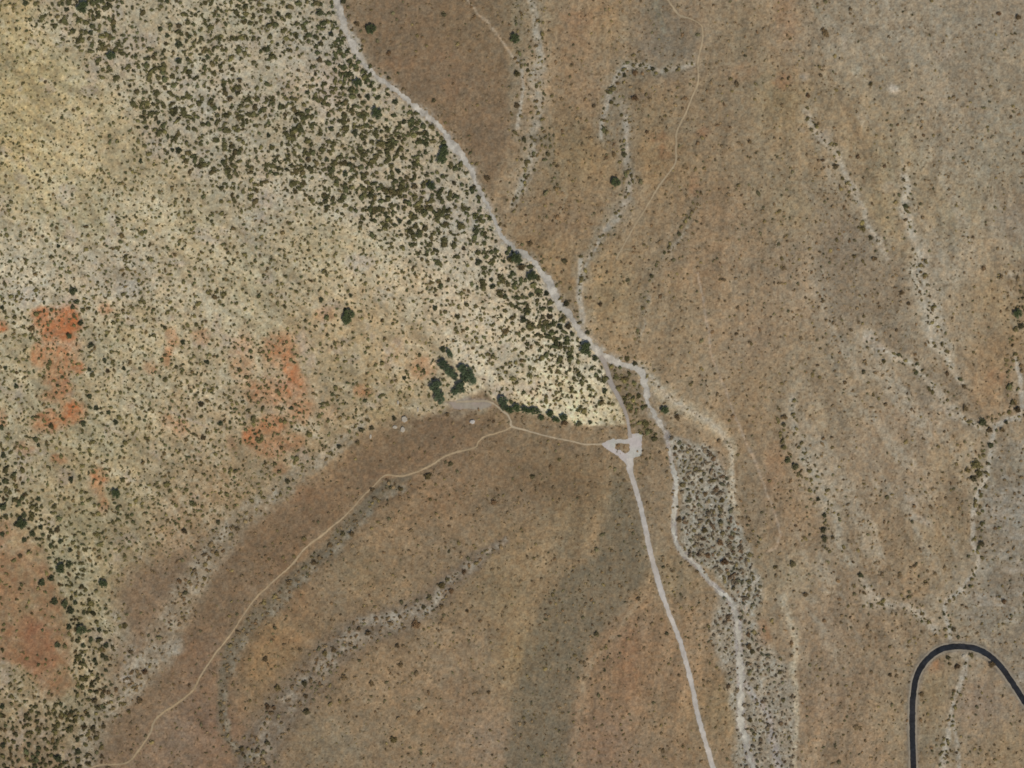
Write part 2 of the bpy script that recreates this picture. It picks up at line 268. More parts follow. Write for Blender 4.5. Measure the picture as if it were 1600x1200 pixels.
# red earth
RN1 = .17 * fbm(X, Y, 15, 91, 4, .7); RN2 = fbm(X, Y, 6, 93, 3, .8)
for x, y, rx, ry, k in ((64,490,14,14,.8),(90,535,34,14,.5),(100,605,20,16,.5),(84,512,34,16,.7),(90,520,26,12,.7),(58,560,12,20,.6),(80,495,28,18,.7),(108,500,16,22,1),(95,560,32,20,.6),(122,570,12,10,.7),(90,590,20,18,.6),(110,642,20,16,1),(75,662,26,14,.75),(85,620,22,14,.5),(4,510,9,9,1),
                        (152,750,13,24,.75),(160,790,9,16,.5),(165,480,12,10,.5),(268,528,9,18,.55),(262,555,8,18,.55),(232,575,12,12,.35),(312,525,14,12,.4),(285,670,12,14,.45),(265,660,12,10,.4),
                        (92,716,14,8,.55),(40,700,16,12,.3),(5,650,10,12,.5),(380,560,20,40,.35),(440,545,30,26,.6),(458,578,14,12,.9),(462,600,22,16,.6),(430,610,36,24,.4),(470,640,22,22,.45),(395,682,12,16,.95),
                        (425,665,22,18,.6),(420,700,26,14,.45),(455,690,24,12,.35),(508,492,16,12,.35),(515,640,16,12,.2),(660,575,24,18,.4),(565,612,16,10,.5),(395,615,14,16,.4),(440,730,14,10,.3),(76,645,10,6,.6),
                        (365,690,10,14,.25),(610,745,40,10,.15),(640,715,40,12,.14),(480,770,30,12,.18),(1100,205,10,8,.25),(1030,215,16,10,.22),(1040,240,10,14,.25),(1228,20,16,50,.15),(1222,125,14,14,.3),
                        (690,85,16,8,.18),(705,140,14,20,.2),(620,100,30,12,.14),(900,25,30,14,.14),(1160,110,30,16,.14),(1210,730,14,40,.16),(1560,590,20,14,.15),(985,1040,18,60,.14),(1190,990,16,24,.35),(1460,1040,14,14,.28),
                        (290,1015,22,14,.18),(1085,290,10,20,.2),(450,1000,40,14,.12)):
    m = sstep(.12, .74, blob(x, y, rx * 1.38, ry * 1.38, 0, .1) * .8 + RN1) * (.72 + .6 * RN2) * sstep(.02, .25, blob(x, y, rx * 1.38, ry * 1.38, 0, .1))
    C = mixc(C, (182, 112, 70), m, np.minimum(1, k * 1.0))
C = mixc(C, (144, 105, 74), REDSW * (.6 + .7 * fbm(X, Y, 20, 95, 4, .7)), .85)
C = mixc(C, (120, 104, 76), REDSW * sstep(.1, .5, fbm(X, Y, 26, 98, 4, .7)), .5)
C = mixc(C, (150, 90, 64), blob(60, 1010, 30, 50) * (.6 + .5 * fbm(X, Y, 16, 97, 3)), .5)
# brown sides, grey fans
C = mixc(C, (128, 107, 81), SLOPE, .5)
C = mixc(C, (122, 102, 78), BRNN, .5)
C = mixc(C, (116, 98, 74), blob(865, 755, 75, 28, 12, .2) * (.8 + .5 * fbm(X, Y, 30, 605, 3)), .6)
C = mixc(C, (112, 97, 78), blob(890, 700, 26, 8, 5, .2), .4)
C = mixc(C, (119, 109, 88), GREY * (.85 + .3 * fbm(X, Y, 18, 99, 3)), .8)
C = mixc(C, (136, 126, 108), EG * (.6 + .4 * fbm(X, Y, 24, 101, 3)), .7)
C = mixc(C, (134, 120, 98), EDK, .5)
C = mixc(C, (156, 143, 119), NEG, .4)
C = mixc(C, (156, 149, 130), RET, .9)
C = mixc(C, (158, 150, 131), LOW, .75)
C = mixc(C, (130, 115, 90), CENTRE, .6)
pn = .55 + .6 * fbm(X, Y, 11, 103, 3)
C = mixc(C, (152, 139, 114), band['A'], .6); C = mixc(C, (176, 164, 140), band['A'] * sstep(-.15, .45, fbm(X, Y, 15, 111, 4, .7)), .75)
C = mixc(C, (118, 108, 88), band['B'], .8); C = mixc(C, (154, 144, 122), line([(a + 6, b + 8, c * .6) for a, b, c in BANDB], 8, .8, 'w') * sstep(-.25, .35, fbm(X, Y, 15, 115, 4, .7)), .8)
C = mixc(C, (118, 104, 86), band['C'], .8); C = mixc(C, (168, 157, 136), line(wide(BANDC, .7), 10, .8, 'w') * sstep(-.32, .35, fbm(X, Y, 16, 121, 4, .7)), .75)
C = mixc(C, (170, 160, 140), line([(560,972,10),(590,968,18),(620,958,16),(650,962,18),(672,948,24),(690,930,14),(700,925,10)], 10, .8, 'w') * sstep(-.35, .3, fbm(X, Y, 12, 581, 3, .7)), .75)
C = mixc(C, (160, 149, 128), line([(180,960,14),(200,1000,18),(196,1055,20),(215,1040,16),(250,1020,20),(278,1010,18)], 10, .9, 'w') * pn, .8)
C = mixc(C, (172, 163, 143), line(wide(N2, 1.2), 8, .7, 'w') * (.75 + .6 * fbm(X, Y, 11, 103, 3)), 1.1)
C = mixc(C, (130, 120, 98), VEGN, .5)
C = mixc(C, (138, 128, 106), line(wide(NTR, 1.6, 6), 8, .8, 'w'), .6); C = mixc(C, (130, 119, 98), line(wide(NTR2, 2.2, 8), 8, .8, 'w'), .6)
C = mixc(C, (176, 166, 147), line(wide(NTR2, 1.1), 8, .8, 'w') * (.75 + .6 * fbm(X, Y, 11, 103, 3)), 1.1)
C = mixc(C, (172, 160, 137), line(NTR, 6, .8, 't'), .8)
C = mixc(C, (122, 112, 92), line([(1020,-60,40),(1030,30,40),(1055,70,60),(1040,105,30),(985,120,30),(968,150,26),(962,200,30),(955,225,24)], 20, .6, 'w'), .5)
C = mixc(C, (138, 130, 108), line([(1022,-10,8),(1028,20,7),(1036,50,5)], 8, .8, 'w'), .8)
C = mixc(C, (108, 96, 74), line(wide(MID, 1.6), 8, .8), .45)
C = mixc(C, (174, 162, 138), line([(a + 7, b, c) for a, b, c in MID], 8, .8) * sstep(-.4, .3, fbm(X, Y, 16, 131, 2)), .7)
for p, k, c in ((EL1, .4, 3.2), (EL2, .5, 2.4), (EL3, .45, 3.2), (EL4, .5, 2.4), (EL5, .45, 2.6), (N2, .5, 3.0), (NTR2, .45, 4), (NTR, .4, 5), (N1, .35, 8), (N3, .5, 4), (MID, .3, 3), (ECH, .35, 5), (EIN, .35, 5), (ESTRIP, .3, 3)):
    C = mixc(C, (164, 151, 127), line(wide(p, c, 4), 10, .95, 'w') * (.7 + .9 * fbm(X, Y, 22, 599, 4, .7)), k)
for p, k, c in ((EL1, .8, (182,170,147)), (EL2, .85, (186,174,150)), (EL3, .8, (184,171,147)), (EL4, .7, (170,159,136)), (EL5, .8, (180,167,144)), (ESTRIP, .8, (184,170,142))):
    C = mixc(C, c, line(p, 10, .8, 'w') * (.85 + .5 * fbm(X, Y, 14, 141, 3)), k * 1.25)
for x, y, rx, ry, a, c, k in ((1340,110,14,7,10,(170,158,132),.8),(1395,140,11,7,30,(194,180,156),1),(1257,120,8,6,0,(170,154,130),.8),(1289,32,7,14,0,(162,150,126),.7),(1316,66,6,14,0,(168,156,134),.8),(1278,15,6,8,0,(158,146,120),.7),
                           (1482,60,5,14,0,(168,156,132),.8),(1476,85,14,10,0,(158,144,122),.7),(1360,530,10,7,20,(178,164,142),.9),(1372,545,10,6,30,(172,158,136),.9),(1582,428,16,8,0,(172,158,134),.8),(1590,390,12,12,0,(160,150,124),.6),
                           (1424,783,20,5,45,(170,156,134),.8),(1440,812,22,5,42,(170,156,134),.8),(1437,777,14,4,35,(164,150,126),.8),(1480,645,18,5,32,(178,162,138),.8),(1240,625,6,8,0,(174,160,136),.7),(1390,290,14,10,0,(160,146,124),.5),
                           (1366,944,20,9,-10,(168,154,130),.8),(1255,200,10,5,0,(160,146,124),.5),(1290,212,12,12,0,(160,146,124),.7),(1508,955,24,6,-30,(158,148,124),.4),(1580,965,30,8,-35,(162,150,124),.6),(1540,885,20,10,-30,(162,154,134),.6),
                           (1590,810,10,12,0,(160,154,136),.6),(1570,870,10,10,0,(162,154,136),.6),(1233,250,6,10,0,(152,140,116),.4),(1500,975,20,6,-20,(154,142,116),.4),(1567,985,16,10,0,(162,146,118),.5),
                           (465,672,14,5,8,(188,176,148),.9),(492,677,8,5,0,(182,170,142),.9),(735,633,34,9,0,(164,150,136),.9),(715,645,16,10,0,(158,142,116),.6),(750,642,14,8,0,(158,144,116),.6),(633,668,14,8,0,(150,134,106),.5),
                           (1000,150,20,6,0,(132,116,100),.3),(1030,1110,14,40,0,(142,124,96),.3),(655,1105,10,8,0,(152,138,112),.5),(1440,1060,5,8,0,(146,132,110),.3),(395,1180,14,12,0,(146,136,112),.5),(275,1010,14,14,0,(162,152,132),.6),
                           (1120,760,26,60,0,(162,154,138),.3),(196,1058,9,8,0,(180,170,154),.8),(1164,948,4,9,0,(196,174,148),.9),(1048,922,7,8,0,(164,142,106),.6),(1052,965,5,26,-12,(156,134,104),.5),(1060,955,3,16,-5,(162,142,112),.5),
                           (320,165,20,16,0,(184,176,154),.6),(470,60,10,30,-20,(180,172,150),.6),(515,150,24,30,0,(182,166,144),.6),(455,210,8,30,10,(182,174,156),.4),(720,350,40,24,35,(180,172,152),.4),(45,460,30,14,0,(184,174,154),.5),
                           (200,450,24,14,0,(184,176,158),.5),(385,340,20,14,0,(180,172,148),.4),(560,410,22,14,0,(192,180,158),.5),(90,180,26,14,0,(180,168,136),.4),(600,460,14,14,0,(190,180,158),.4),(760,500,30,12,25,(196,184,160),.4)):
    C = mixc(C, c, blob(x, y, rx, ry, a, .45), k)
C = mixc(C, (186, 171, 140), line(wide(CRES, 1.15), 12, .75, 'w') * (.75 + .4 * fbm(X, Y, 12, 151, 3)), .9)
C = mixc(C, (192, 180, 156), line([(1018,590,8),(1040,618,10),(1075,640,8),(1120,668,8),(1135,688,7),(1143,705,6),(1145,735,5),(1143,750,7),(1148,785,4)], 8, .9), .7)
# pale sand and gravel of the washes (the clear channels also get sheets of their own)
side = line(wide(WASH, 1.5, 5), 10, .7, 't')
C = mixc(C, (168, 158, 140), side * sstep(-.25, .3, fbm(X, Y, 9, 565, 3, .8)), .8)
G = (166, 156, 144)
for p, k in ((CH1, 1.0), (CH2, .8), (N3, .75), (ECH, .8), (EIN, .75), (N1, .7), (NTR, .5), ([(1185,900,4),(1170,915,5),(1158,932,6),(1150,948,6)], .9), ([(1490,1125,3),(1494,1160,4),(1500,1200,4),(1506,1262,4)], .6),
             ([(540,45,5),(556,62,7),(562,85,6),(568,100,6)], .9), ([(1055,685,5),(1075,690,4),(1080,700,3),(1105,705,3)], .6), ([(1052,690,3),(1062,705,4),(1064,730,3)], .6)):
    C = mixc(C, G if p in (CH1, CH2) else (180, 170, 150), line(wide(p, 1.2, .8), 6, .6), k * 1.15)
# cracks of pale gravel between the bushes of the flood plain
cell = np.abs(fbm(X, Y, 15, 161, 3, .6))
crack = (1 - sstep(.02, .12, cell)) * np.clip(RET + LOW * .6, 0, 1)
C = mixc(C, (180, 173, 154), crack, .9)
# small pale tracks
for p, k, c in ((TREAST, 1.0, (168,148,122)), (TRT, .9, (172,152,124)), (TRM, .8, (156,134,100)), (TRM2, .7, (152,136,108)), ([(868,85,1.5),(878,70,1.5)], .3, (140,124,100)),
                ([(700,628,4),(712,632,6)], .6, (150,136,116)), ([(260,640,1.5),(285,650,2),(310,661,2),(325,668,1.5)], .7, (176,158,134)), ([(180,892,1.5),(210,872,2),(232,855,2),(222,848,1.5)], .6, (152,138,108)),
                ([(420,692,1.5),(430,702,1.5),(440,708,1.5)], .6, (170,140,110)), ([(1206,380,1),(1207,420,1)], .3, (140,124,100)), ([(1318,950,2),(1330,946,2),(1345,953,2)], .6, (148,132,106)),
                ([(960,408,1.5),(930,408,1.5),(918,410,1.5)], .5, (150,134,104)), ([(945,662,2),(953,668,2.5),(954,690,2.5)], .5, (150,134,108))):
    C = mixc(C, c, line(wide(p, 1.25, .3), 2, .7), k * 1.15)
# halo of loose earth along the roads
C = mixc(C, (150, 134, 108), line(wide(SROAD, 1.25, 2), 8, .5), .45)
C = mixc(C, (142, 122, 94), line(wide(TRSW, 1.2, 1.5), 8, .6), .5)
C = mixc(C, (142, 122, 94), line(wide(TRNE, 1.2, 1.5), 8, .6), .5)
C = mixc(C, (134, 122, 104), line([(a, b, 20) for a, b in BLACK], 18, .3), .75)
stp = along(4, 7, 6, 595, 3, .7)
C = mixc(C, (168, 158, 140), sstep(.0, .4, stp + .5 * fbm(X, Y, 26, 597, 2)) * EG, .55)
C = mixc(C, (168, 150, 120), line(BRG, 8, .95, 'w') * (.6 + fbm(X, Y, 14, 603, 3)), .5)
# mottling of the soil, stones and litter
m1 = fbm(X, Y, 7, 171, 3, .8); m2 = fbm(X, Y, 3.2, 181, 2, .8)
C = C * (1 + (.095 * m1 + .14 * m2)[..., None])
sk = sstep(.30, .55, fbm(X, Y, 4.2, 583, 2, .8)) * (1 - .6 * PALE) * (.5 + .5 * sstep(-.2, .3, fbm(X, Y, 40, 585, 3)))
C = mixc(C, (92, 78, 56), sk, .42)
C = C * (1 + (vn(X, Y, 5, 197) * .03)[..., None] * np.array([1, 0, -1]))
lit = sstep(.38, .62, fbm(X, Y, 5, 191, 2, .7)) * (.4 + .6 * sstep(-.3, .3, fbm(X, Y, 50, 195, 2)))
C = mixc(C, (100, 85, 62), lit * (1 - .35 * PALE), .38)
C = np.clip(C, 20, 225)

# ------------------------------------------------------------------ height of the land (metres)
H = 4.0 * fbm(X, Y, 260, 201, 3, .4) + 1.9 * fbm(X, Y, 44, 211, 3, .5) * (1 - .6 * PALE) + .42 * streak * (1 - .6 * PALE) + 2.4 * FLOWE * EBR + 1.3 * FLOWP * PALE + .8 * LEDGE * PALE
H += 4.0 * sstep(0, 1, blob(690, 90, 190, 150, 0, 0)) + 3.0 * blob(640, 760, 330, 60, -40, 0) + 4.0 * blob(1200, 400, 330, 420, 0, 0)
H -= 1.3 * line(wide(WASH, 1.6, 6), 10, .9) + .9 * line(wide(CH1, 2, 6), 10, .9) + .6 * line(wide(ECH, 2, 5), 8, .9) + .4 * line(wide(MID, 2, 6), 8, .9) + .5 * line(wide(NTR2, 2, 6), 8, .9)
for p in (NTR, N2, EL1, EL2, EL3, EL4, EL5, BANDB): H -= .8 * line(wide(p, 1.2, 8), 10, .8, 'w')
H += 1.2 * line(wide([(a + 18, b + 22, c) for a, b, c in BANDB], 1.2, 8), 10, .8, 'w')
H += .5 * line([(a, b, 22) for a, b in BLACK], 18, .5, 'n')
def hgt(x, y): return sample(H, x, y)
def wx(x): return (x - 800) * S
def wy(y): return (600 - y) * S
LEAFK = 1.8

# ------------------------------------------------------------------ materials
def new_mat(name):
    m = bpy.data.materials.new(name); m.use_nodes = True
    t = m.node_tree; b = t.nodes['Principled BSDF']
    b.inputs['Roughness'].default_value = .95; b.inputs['Specular IOR Level'].default_value = .1
    return m, t, b

def grain(t, b, src, scale, lo, hi, bump=0.0, dist=.3):
    """src colour times a fine world-space noise"""
    tc = t.nodes.new('ShaderNodeTexCoord')
    nz = t.nodes.new('ShaderNodeTexNoise'); nz.inputs['Scale'].default_value = scale; nz.inputs['Detail'].default_value = 6; nz.inputs['Roughness'].default_value = .7
    t.links.new(tc.outputs['Object'], nz.inputs['Vector'])
    mr = t.nodes.new('ShaderNodeMapRange'); mr.inputs[1].default_value = .25; mr.inputs[2].default_value = .75; mr.inputs[3].default_value = lo; mr.inputs[4].default_value = hi
    t.links.new(nz.outputs['Fac'], mr.inputs[0])
    mx = t.nodes.new('ShaderNodeMix'); mx.data_type = 'RGBA'; mx.blend_type = 'MULTIPLY'; mx.inputs[0].default_value = 1
    t.links.new(src, mx.inputs[6]); t.links.new(mr.outputs[0], mx.inputs[7])
    t.links.new(mx.outputs[2], b.inputs['Base Color'])
    if bump:
        bp = t.nodes.new('ShaderNodeBump'); bp.inputs['Strength'].default_value = bump; bp.inputs['Distance'].default_value = dist
        t.links.new(nz.outputs['Fac'], bp.inputs['Height']); t.links.new(bp.outputs[0], b.inputs['Normal'])

def attr_mat(name, attr, scale, lo, hi, bump=0, dist=.3):
    m, t, b = new_mat(name)
    a = t.nodes.new('ShaderNodeVertexColor'); a.layer_name = attr
    grain(t, b, a.outputs['Color'], scale, lo, hi, bump, dist)
    return m

def rgb_mat(name, col, scale, lo, hi, bump=0, dist=.3):
    m, t, b = new_mat(name)
    a = t.nodes.new('ShaderNodeRGB'); c = lin(col); a.outputs[0].default_value = (*c, 1)
    grain(t, b, a.outputs[0], scale, lo, hi, bump, dist)
    return m

M_SOIL = attr_mat('soil', 'soil', .5, .62, 1.38, .9, .4)
M_SCRUB = attr_mat('scrub_leaves', 'leaf', 1.5, .7, 1.3)
def obj_colour_mat(name, scale, lo, hi):
    m, t, b = new_mat(name)
    a = t.nodes.new('ShaderNodeObjectInfo')
    grain(t, b, a.outputs['Color'], scale, lo, hi)
    return m
M_LEAF = obj_colour_mat('leaves', 1.2, .6, 1.4)
M_ROCK = obj_colour_mat('pale_rock', .8, .8, 1.15)
M_BARK = rgb_mat('bark', (92, 78, 62), 3, .8, 1.2)
M_DIRT = attr_mat('graded_dirt', 'soil', .6, .90, 1.10, .3, .1)
M_GRAVEL = attr_mat('wash_gravel', 'soil', .5, .86, 1.14, .4, .2)
M_ASPH = attr_mat('asphalt', 'soil', .3, .75, 1.3)

# ------------------------------------------------------------------ mesh helpers
def mesh_np(name, V, F, mat=None, attr=None, colours=None, smooth=False):
    """F: (n, k) int array, all faces with k corners"""
    V = np.ascontiguousarray(V, dtype=np.float32); F = np.ascontiguousarray(F, dtype=np.int32)
    me = bpy.data.meshes.new(name)
    me.vertices.add(len(V)); me.vertices.foreach_set('co', V.ravel())
    n, k = F.shape
    me.loops.add(n * k); me.loops.foreach_set('vertex_index', F.ravel())
    me.polygons.add(n); me.polygons.foreach_set('loop_start', np.arange(0, n * k, k, dtype=np.int32))
    me.update(calc_edges=True)
    if smooth: me.polygons.foreach_set('use_smooth', np.ones(n, bool))
    if attr:
        a = me.color_attributes.new(attr, 'FLOAT_COLOR', 'POINT')
        c4 = np.ones((len(V), 4), np.float32); c4[:, :3] = colours
        a.data.foreach_set('color', c4.ravel())
    if mat: me.materials.append(mat)
    return me

def link(name, me, kind=None, parent=None):
    o = bpy.data.objects.new(name, me); COL.objects.link(o)
    if kind: o['kind'] = kind
    if parent: o.parent = parent
    return o

# ------------------------------------------------------------------ the ground, one sheet out to the horizon
ext = np.cumsum(3 * 1.28 ** np.arange(22))
ax = np.concatenate([gx[0] - ext[::-1], gx, gx[-1] + ext]); ay = np.concatenate([gy[0] - ext[::-1], gy, gy[-1] + ext])
def reflect(a, lo, hi):
    p = hi - lo; q = np.mod(a - lo, 2 * p); return lo + np.where(q > p, 2 * p - q, q)
rx_ = reflect(ax, gx[0], gx[-1] - .01); ry_ = reflect(ay, gy[0], gy[-1] - .01)
EX, EY = np.meshgrid(rx_, ry_)
HH = sample(H, EX, EY)
fade = np.maximum(np.maximum(gx[0] - ax[None, :], ax[None, :] - gx[-1]), np.maximum(gy[0] - ay[:, None], ay[:, None] - gy[-1]))
HH = HH + 30 * sstep(300, 3500, fade) * (.5 + fbm(ax[None, :] + 0 * ay[:, None], ay[:, None] + 0 * ax[None, :], 900, 221, 2))
CC = lin(np.stack([sample(C[..., k], EX, EY) for k in range(3)], -1))
VX, VY = np.meshgrid(ax, ay)
V = np.stack([wx(VX), wy(VY), HH], -1).reshape(-1, 3)
ny, nx = VX.shape
idx = np.arange(ny * nx).reshape(ny, nx)
F = np.stack([idx[1:, :-1], idx[1:, 1:], idx[:-1, 1:], idx[:-1, :-1]], -1).reshape(-1, 4)
link('ground', mesh_np('ground', V, F, M_SOIL, 'soil', CC.reshape(-1, 3), True), 'structure')
del V, F, CC, EX, EY, VX, VY, HH

# ------------------------------------------------------------------ roads, tracks and clear wash beds as draped sheets
def smooth_line(p, step=1.0):
    p = np.array([(a[0], a[1], a[2] if len(a) > 2 else 0) for a in p], float)
    q = [p[0] * 2 - p[1]] + list(p) + [p[-1] * 2 - p[-2]]
    out = []
    for i in range(1, len(q) - 2):
        n = max(2, int(np.hypot(*(q[i + 1] - q[i])[:2]) / step))
        for k in range(n):
            t = k / n
            a, b, c, d = q[i - 1], q[i], q[i + 1], q[i + 2]
            out.append(.5 * ((2 * b) + (-a + c) * t + (2 * a - 5 * b + 4 * c - d) * t * t + (-a + 3 * b - 3 * c + d) * t ** 3))
    out.append(p[-1])
    return np.array(out)

def ribbon(name, pts, mat, colour=None, width=None, lift=.06, rag=0.0, vary=.05, off=0.0, cross=7, crown=0.0, seed=0, step=1.0, level=False, wob=0.0):
    L = smooth_line(pts, step)
    if width: L[:, 2] = width
    L[:, 2] *= 1 + wob * fbm(np.arange(len(L)) * step, np.arange(len(L)) * 0 + 3 + seed, 26, 351 + seed, 3, .7)
    T = np.gradient(L[:, :2], axis=0); T /= np.linalg.norm(T, axis=1)[:, None] + 1e-9
    N = np.stack([-T[:, 1], T[:, 0]], -1)
    d = np.arange(len(L)) * step
    wl_ = L[:, 2] / 2 + rag * fbm(d, d * 0 + 5, 7, 301 + seed, 3, .7); wr_ = L[:, 2] / 2 + rag * fbm(d, d * 0 + 9, 7, 311 + seed, 3, .7)
    wl_ = np.maximum(wl_, .5); wr_ = np.maximum(wr_, .5)
    s = np.linspace(0, 1, cross)[None, :]
    offs = (-wl_[:, None] * (1 - s) + wr_[:, None] * s) + off
    px = L[:, 0][:, None] + N[:, 0][:, None] * offs; py = L[:, 1][:, None] + N[:, 1][:, None] * offs
    if level:
        z = np.repeat(hgt(L[:, 0], L[:, 1])[:, None], cross, 1) + lift + crown * (1 - (2 * s - 1) ** 2)
    else:
        z = hgt(px, py) + lift + crown * (1 - (2 * s - 1) ** 2)
    V = np.stack([wx(px), wy(py), z], -1).reshape(-1, 3)
    n = len(L); ix = np.arange(n * cross).reshape(n, cross)
    F = np.stack([ix[:-1, :-1], ix[:-1, 1:], ix[1:, 1:], ix[1:, :-1]], -1).reshape(-1, 4)
    cc = None
    if colour is not None:
        col = np.array(colour, float)[None, None, :] * (1 + vary * fbm(px, py, 9, 321 + seed, 4, .8))[..., None]
        col = col * (1 + .35 * vary * fbm(px, py, 60, 331 + seed, 2))[..., None] + np.array([1.0, 0, -1.0]) * (3 * fbm(px, py, 30, 341 + seed, 2))[..., None]
        edge = np.abs(2 * s - 1) ** 6
        col = col * (1 - .07 * edge[..., None])
        cc = lin(col).reshape(-1, 3)
    return mesh_np(name, V, F, mat, 'soil' if cc is not None else None, cc, True)

def thin(p, k): return [(a, b, c * k) for a, b, c in p]
link('dry_wash', ribbon('dry_wash', WASH, M_GRAVEL, (186, 178, 162), lift=.05, rag=5.0, vary=.26, wob=.7, seed=1), 'structure')
link('flood_channel', ribbon('flood_channel', CH1[1:], M_GRAVEL, (180, 173, 156), lift=.05, rag=5.0, vary=.26, wob=.9, seed=2), 'structure')
link('dirt_track', ribbon('dirt_track', LINK, M_DIRT, (163, 152, 138), lift=.09, rag=1.0, vary=.06, seed=3), 'structure')
link('dirt_road', ribbon('dirt_road', SROAD, M_DIRT, (190, 181, 168), lift=.10, rag=1.6, vary=.12, wob=.2, seed=4), 'structure')
link('footpath', ribbon('footpath', thin(TRW + TRN[1:], .85), M_DIRT, (172, 155, 127), lift=.08, rag=.9, vary=.10, seed=5), 'structure')
link('tan_path', ribbon('tan_path', thin(TRSW, .78), M_DIRT, (170, 148, 115), lift=.07, rag=1.0, vary=.12, seed=6), 'structure')
link('canyon_path', ribbon('canyon_path', thin(TRNE, .8), M_DIRT, (170, 151, 120), lift=.08, rag=1.0, vary=.12, seed=7), 'structure')
# the cleared turning area where the tracks meet: an outline with an island left in it
def fill(name, outline, mat, colour, lift, seed):
    P = []
    for (a, b) in zip(outline, outline[1:] + outline[:1]):
        n = max(1, int(math.hypot(b[0] - a[0], b[1] - a[1]) / 1.2))
        for k in range(n):
            P.append((a[0] + (b[0] - a[0]) * k / n, a[1] + (b[1] - a[1]) * k / n))
    P = np.array(P); P = P + 1.5 * np.stack([fbm(P[:, 0], P[:, 1], 6, 401 + seed, 2), fbm(P[:, 0], P[:, 1], 6, 405 + seed, 2)], -1)
    x0, y0 = P.min(0) - 1; x1, y1 = P.max(0) + 1
    gxx = np.arange(x0, x1, .8); gyy = np.arange(y0, y1, .8)
    QX, QY = np.meshgrid(gxx, gyy); ins = np.zeros(QX.shape, bool)
    n = len(P)
    for k in range(n):
        ax_, ay_ = P[k]; bx_, by_ = P[(k + 1) % n]
        if ay_ != by_:
            ins ^= ((ay_ > QY) != (by_ > QY)) & (QX < (bx_ - ax_) * (QY - ay_) / (by_ - ay_) + ax_)
    cellin = ins[:-1, :-1] | ins[1:, 1:] | ins[:-1, 1:] | ins[1:, :-1]
    jj, ii = np.nonzero(cellin); W_ = QX.shape[1]
    Fq = np.stack([(jj + 1) * W_ + ii, (jj + 1) * W_ + ii + 1, jj * W_ + ii + 1, jj * W_ + ii], -1)
    used = np.unique(Fq); remap = -np.ones(QX.size, int); remap[used] = np.arange(len(used))
    px, py = QX.ravel()[used], QY.ravel()[used]
    col = np.array(colour, float)[None] * (1 + .07 * fbm(px, py, 8, 411 + seed, 3, .8))[:, None] + np.array([1, -.4, .6])[None] * (3 * vn(px, py, 14, 415 + seed))[:, None]
    return mesh_np(name, np.stack([wx(px), wy(py), hgt(px, py) + lift], -1), remap[Fq], mat, 'soil', lin(col), True)
link('dirt_clearing', fill('dirt_clearing', [(941,694),(948,689),(958,686),(981,687),(982,679),(1003,677),(1002,711),(989,716),(989,728),(980,728),(976,721),(966,712),(953,704),
    (944,697),(961,693),(960,701),(968,704),(976,710),(984,706),(984,693),(961,693),(944,697)], M_DIRT, (182, 175, 164), .085, 0), 'structure')
link('gravel_clearing', fill('gravel_clearing', [(704,629),(722,626),(757,626),(768,631),(760,637),(746,641),(733,638),(718,640),(708,636)], M_DIRT, (158, 145, 128), .06, 1), 'structure')
# the black asphalt road and its pale gravel shoulders
link('road_shoulder', ribbon('road_shoulder', BLACK, M_DIRT, (152, 140, 120), width=14.5, lift=.12, rag=1.3, vary=.12, seed=8), 'structure')
link('asphalt_road', ribbon('asphalt_road', BLACK, M_ASPH, (45, 46, 48), width=9.0, lift=.20, rag=.9, vary=.35, seed=9, crown=.08, cross=9), 'structure')

# ------------------------------------------------------------------ plant meshes
def ico(sub):
    import bmesh
    bm = bmesh.new(); bmesh.ops.create_icosphere(bm, subdivisions=sub, radius=1)
    v = np.array([q.co[:] for q in bm.verts]); f = np.array([[q.index for q in p.verts] for p in bm.faces]); bm.free()
    return v, f

def leaf_tris(n, r, g, flat=.75, size=.16, base=.15):
    """n small leaf sprays scattered through an uneven dome; returns vertices (3n, 3)"""
    th = g.uniform(0, 2 * np.pi, n); u = g.uniform(0, 1, n); rad = g.uniform(.35, 1.0, n) ** .6
    ph = np.arccos(u)
    lob = 1 + .22 * np.sin(3 * th + g.uniform(0, 6)) + .16 * np.sin(5 * th + g.uniform(0, 6))
    c = np.stack([np.sin(ph) * np.cos(th) * lob, np.sin(ph) * np.sin(th) * lob, np.cos(ph) * flat + base], -1) * rad[:, None] * r
    a = g.normal(size=(n, 3)); a[:, 2] *= .6; a /= np.linalg.norm(a, axis=1)[:, None]
    b = np.cross(a, g.normal(size=(n, 3))); b /= np.linalg.norm(b, axis=1)[:, None]
    s = size * r * g.uniform(.6, 1.3, n)[:, None]
    return np.stack([c - a * s, c + a * s * .9 + b * s * .35, c + b * s * 1.1 - a * s * .1], 1).reshape(-1, 3)

def small_bush(n_leaf, sub, g, flat=.7):
    v, f = ico(sub)
    keep = v[:, 2] > -.35
    v = v * (1 + .28 * g.uniform(-1, 1, len(v)))[:, None]; v[:, 2] = np.maximum(v[:, 2], -.2) * flat; v = v * .72
    L = leaf_tris(n_leaf, 1.0, g, flat, .30 if n_leaf < 40 else .22)
    V = np.concatenate([v, L]); F = np.concatenate([f, np.arange(3 * n_leaf).reshape(-1, 3) + len(v)])
    return V, F

# ------------------------------------------------------------------ where the scrub stands

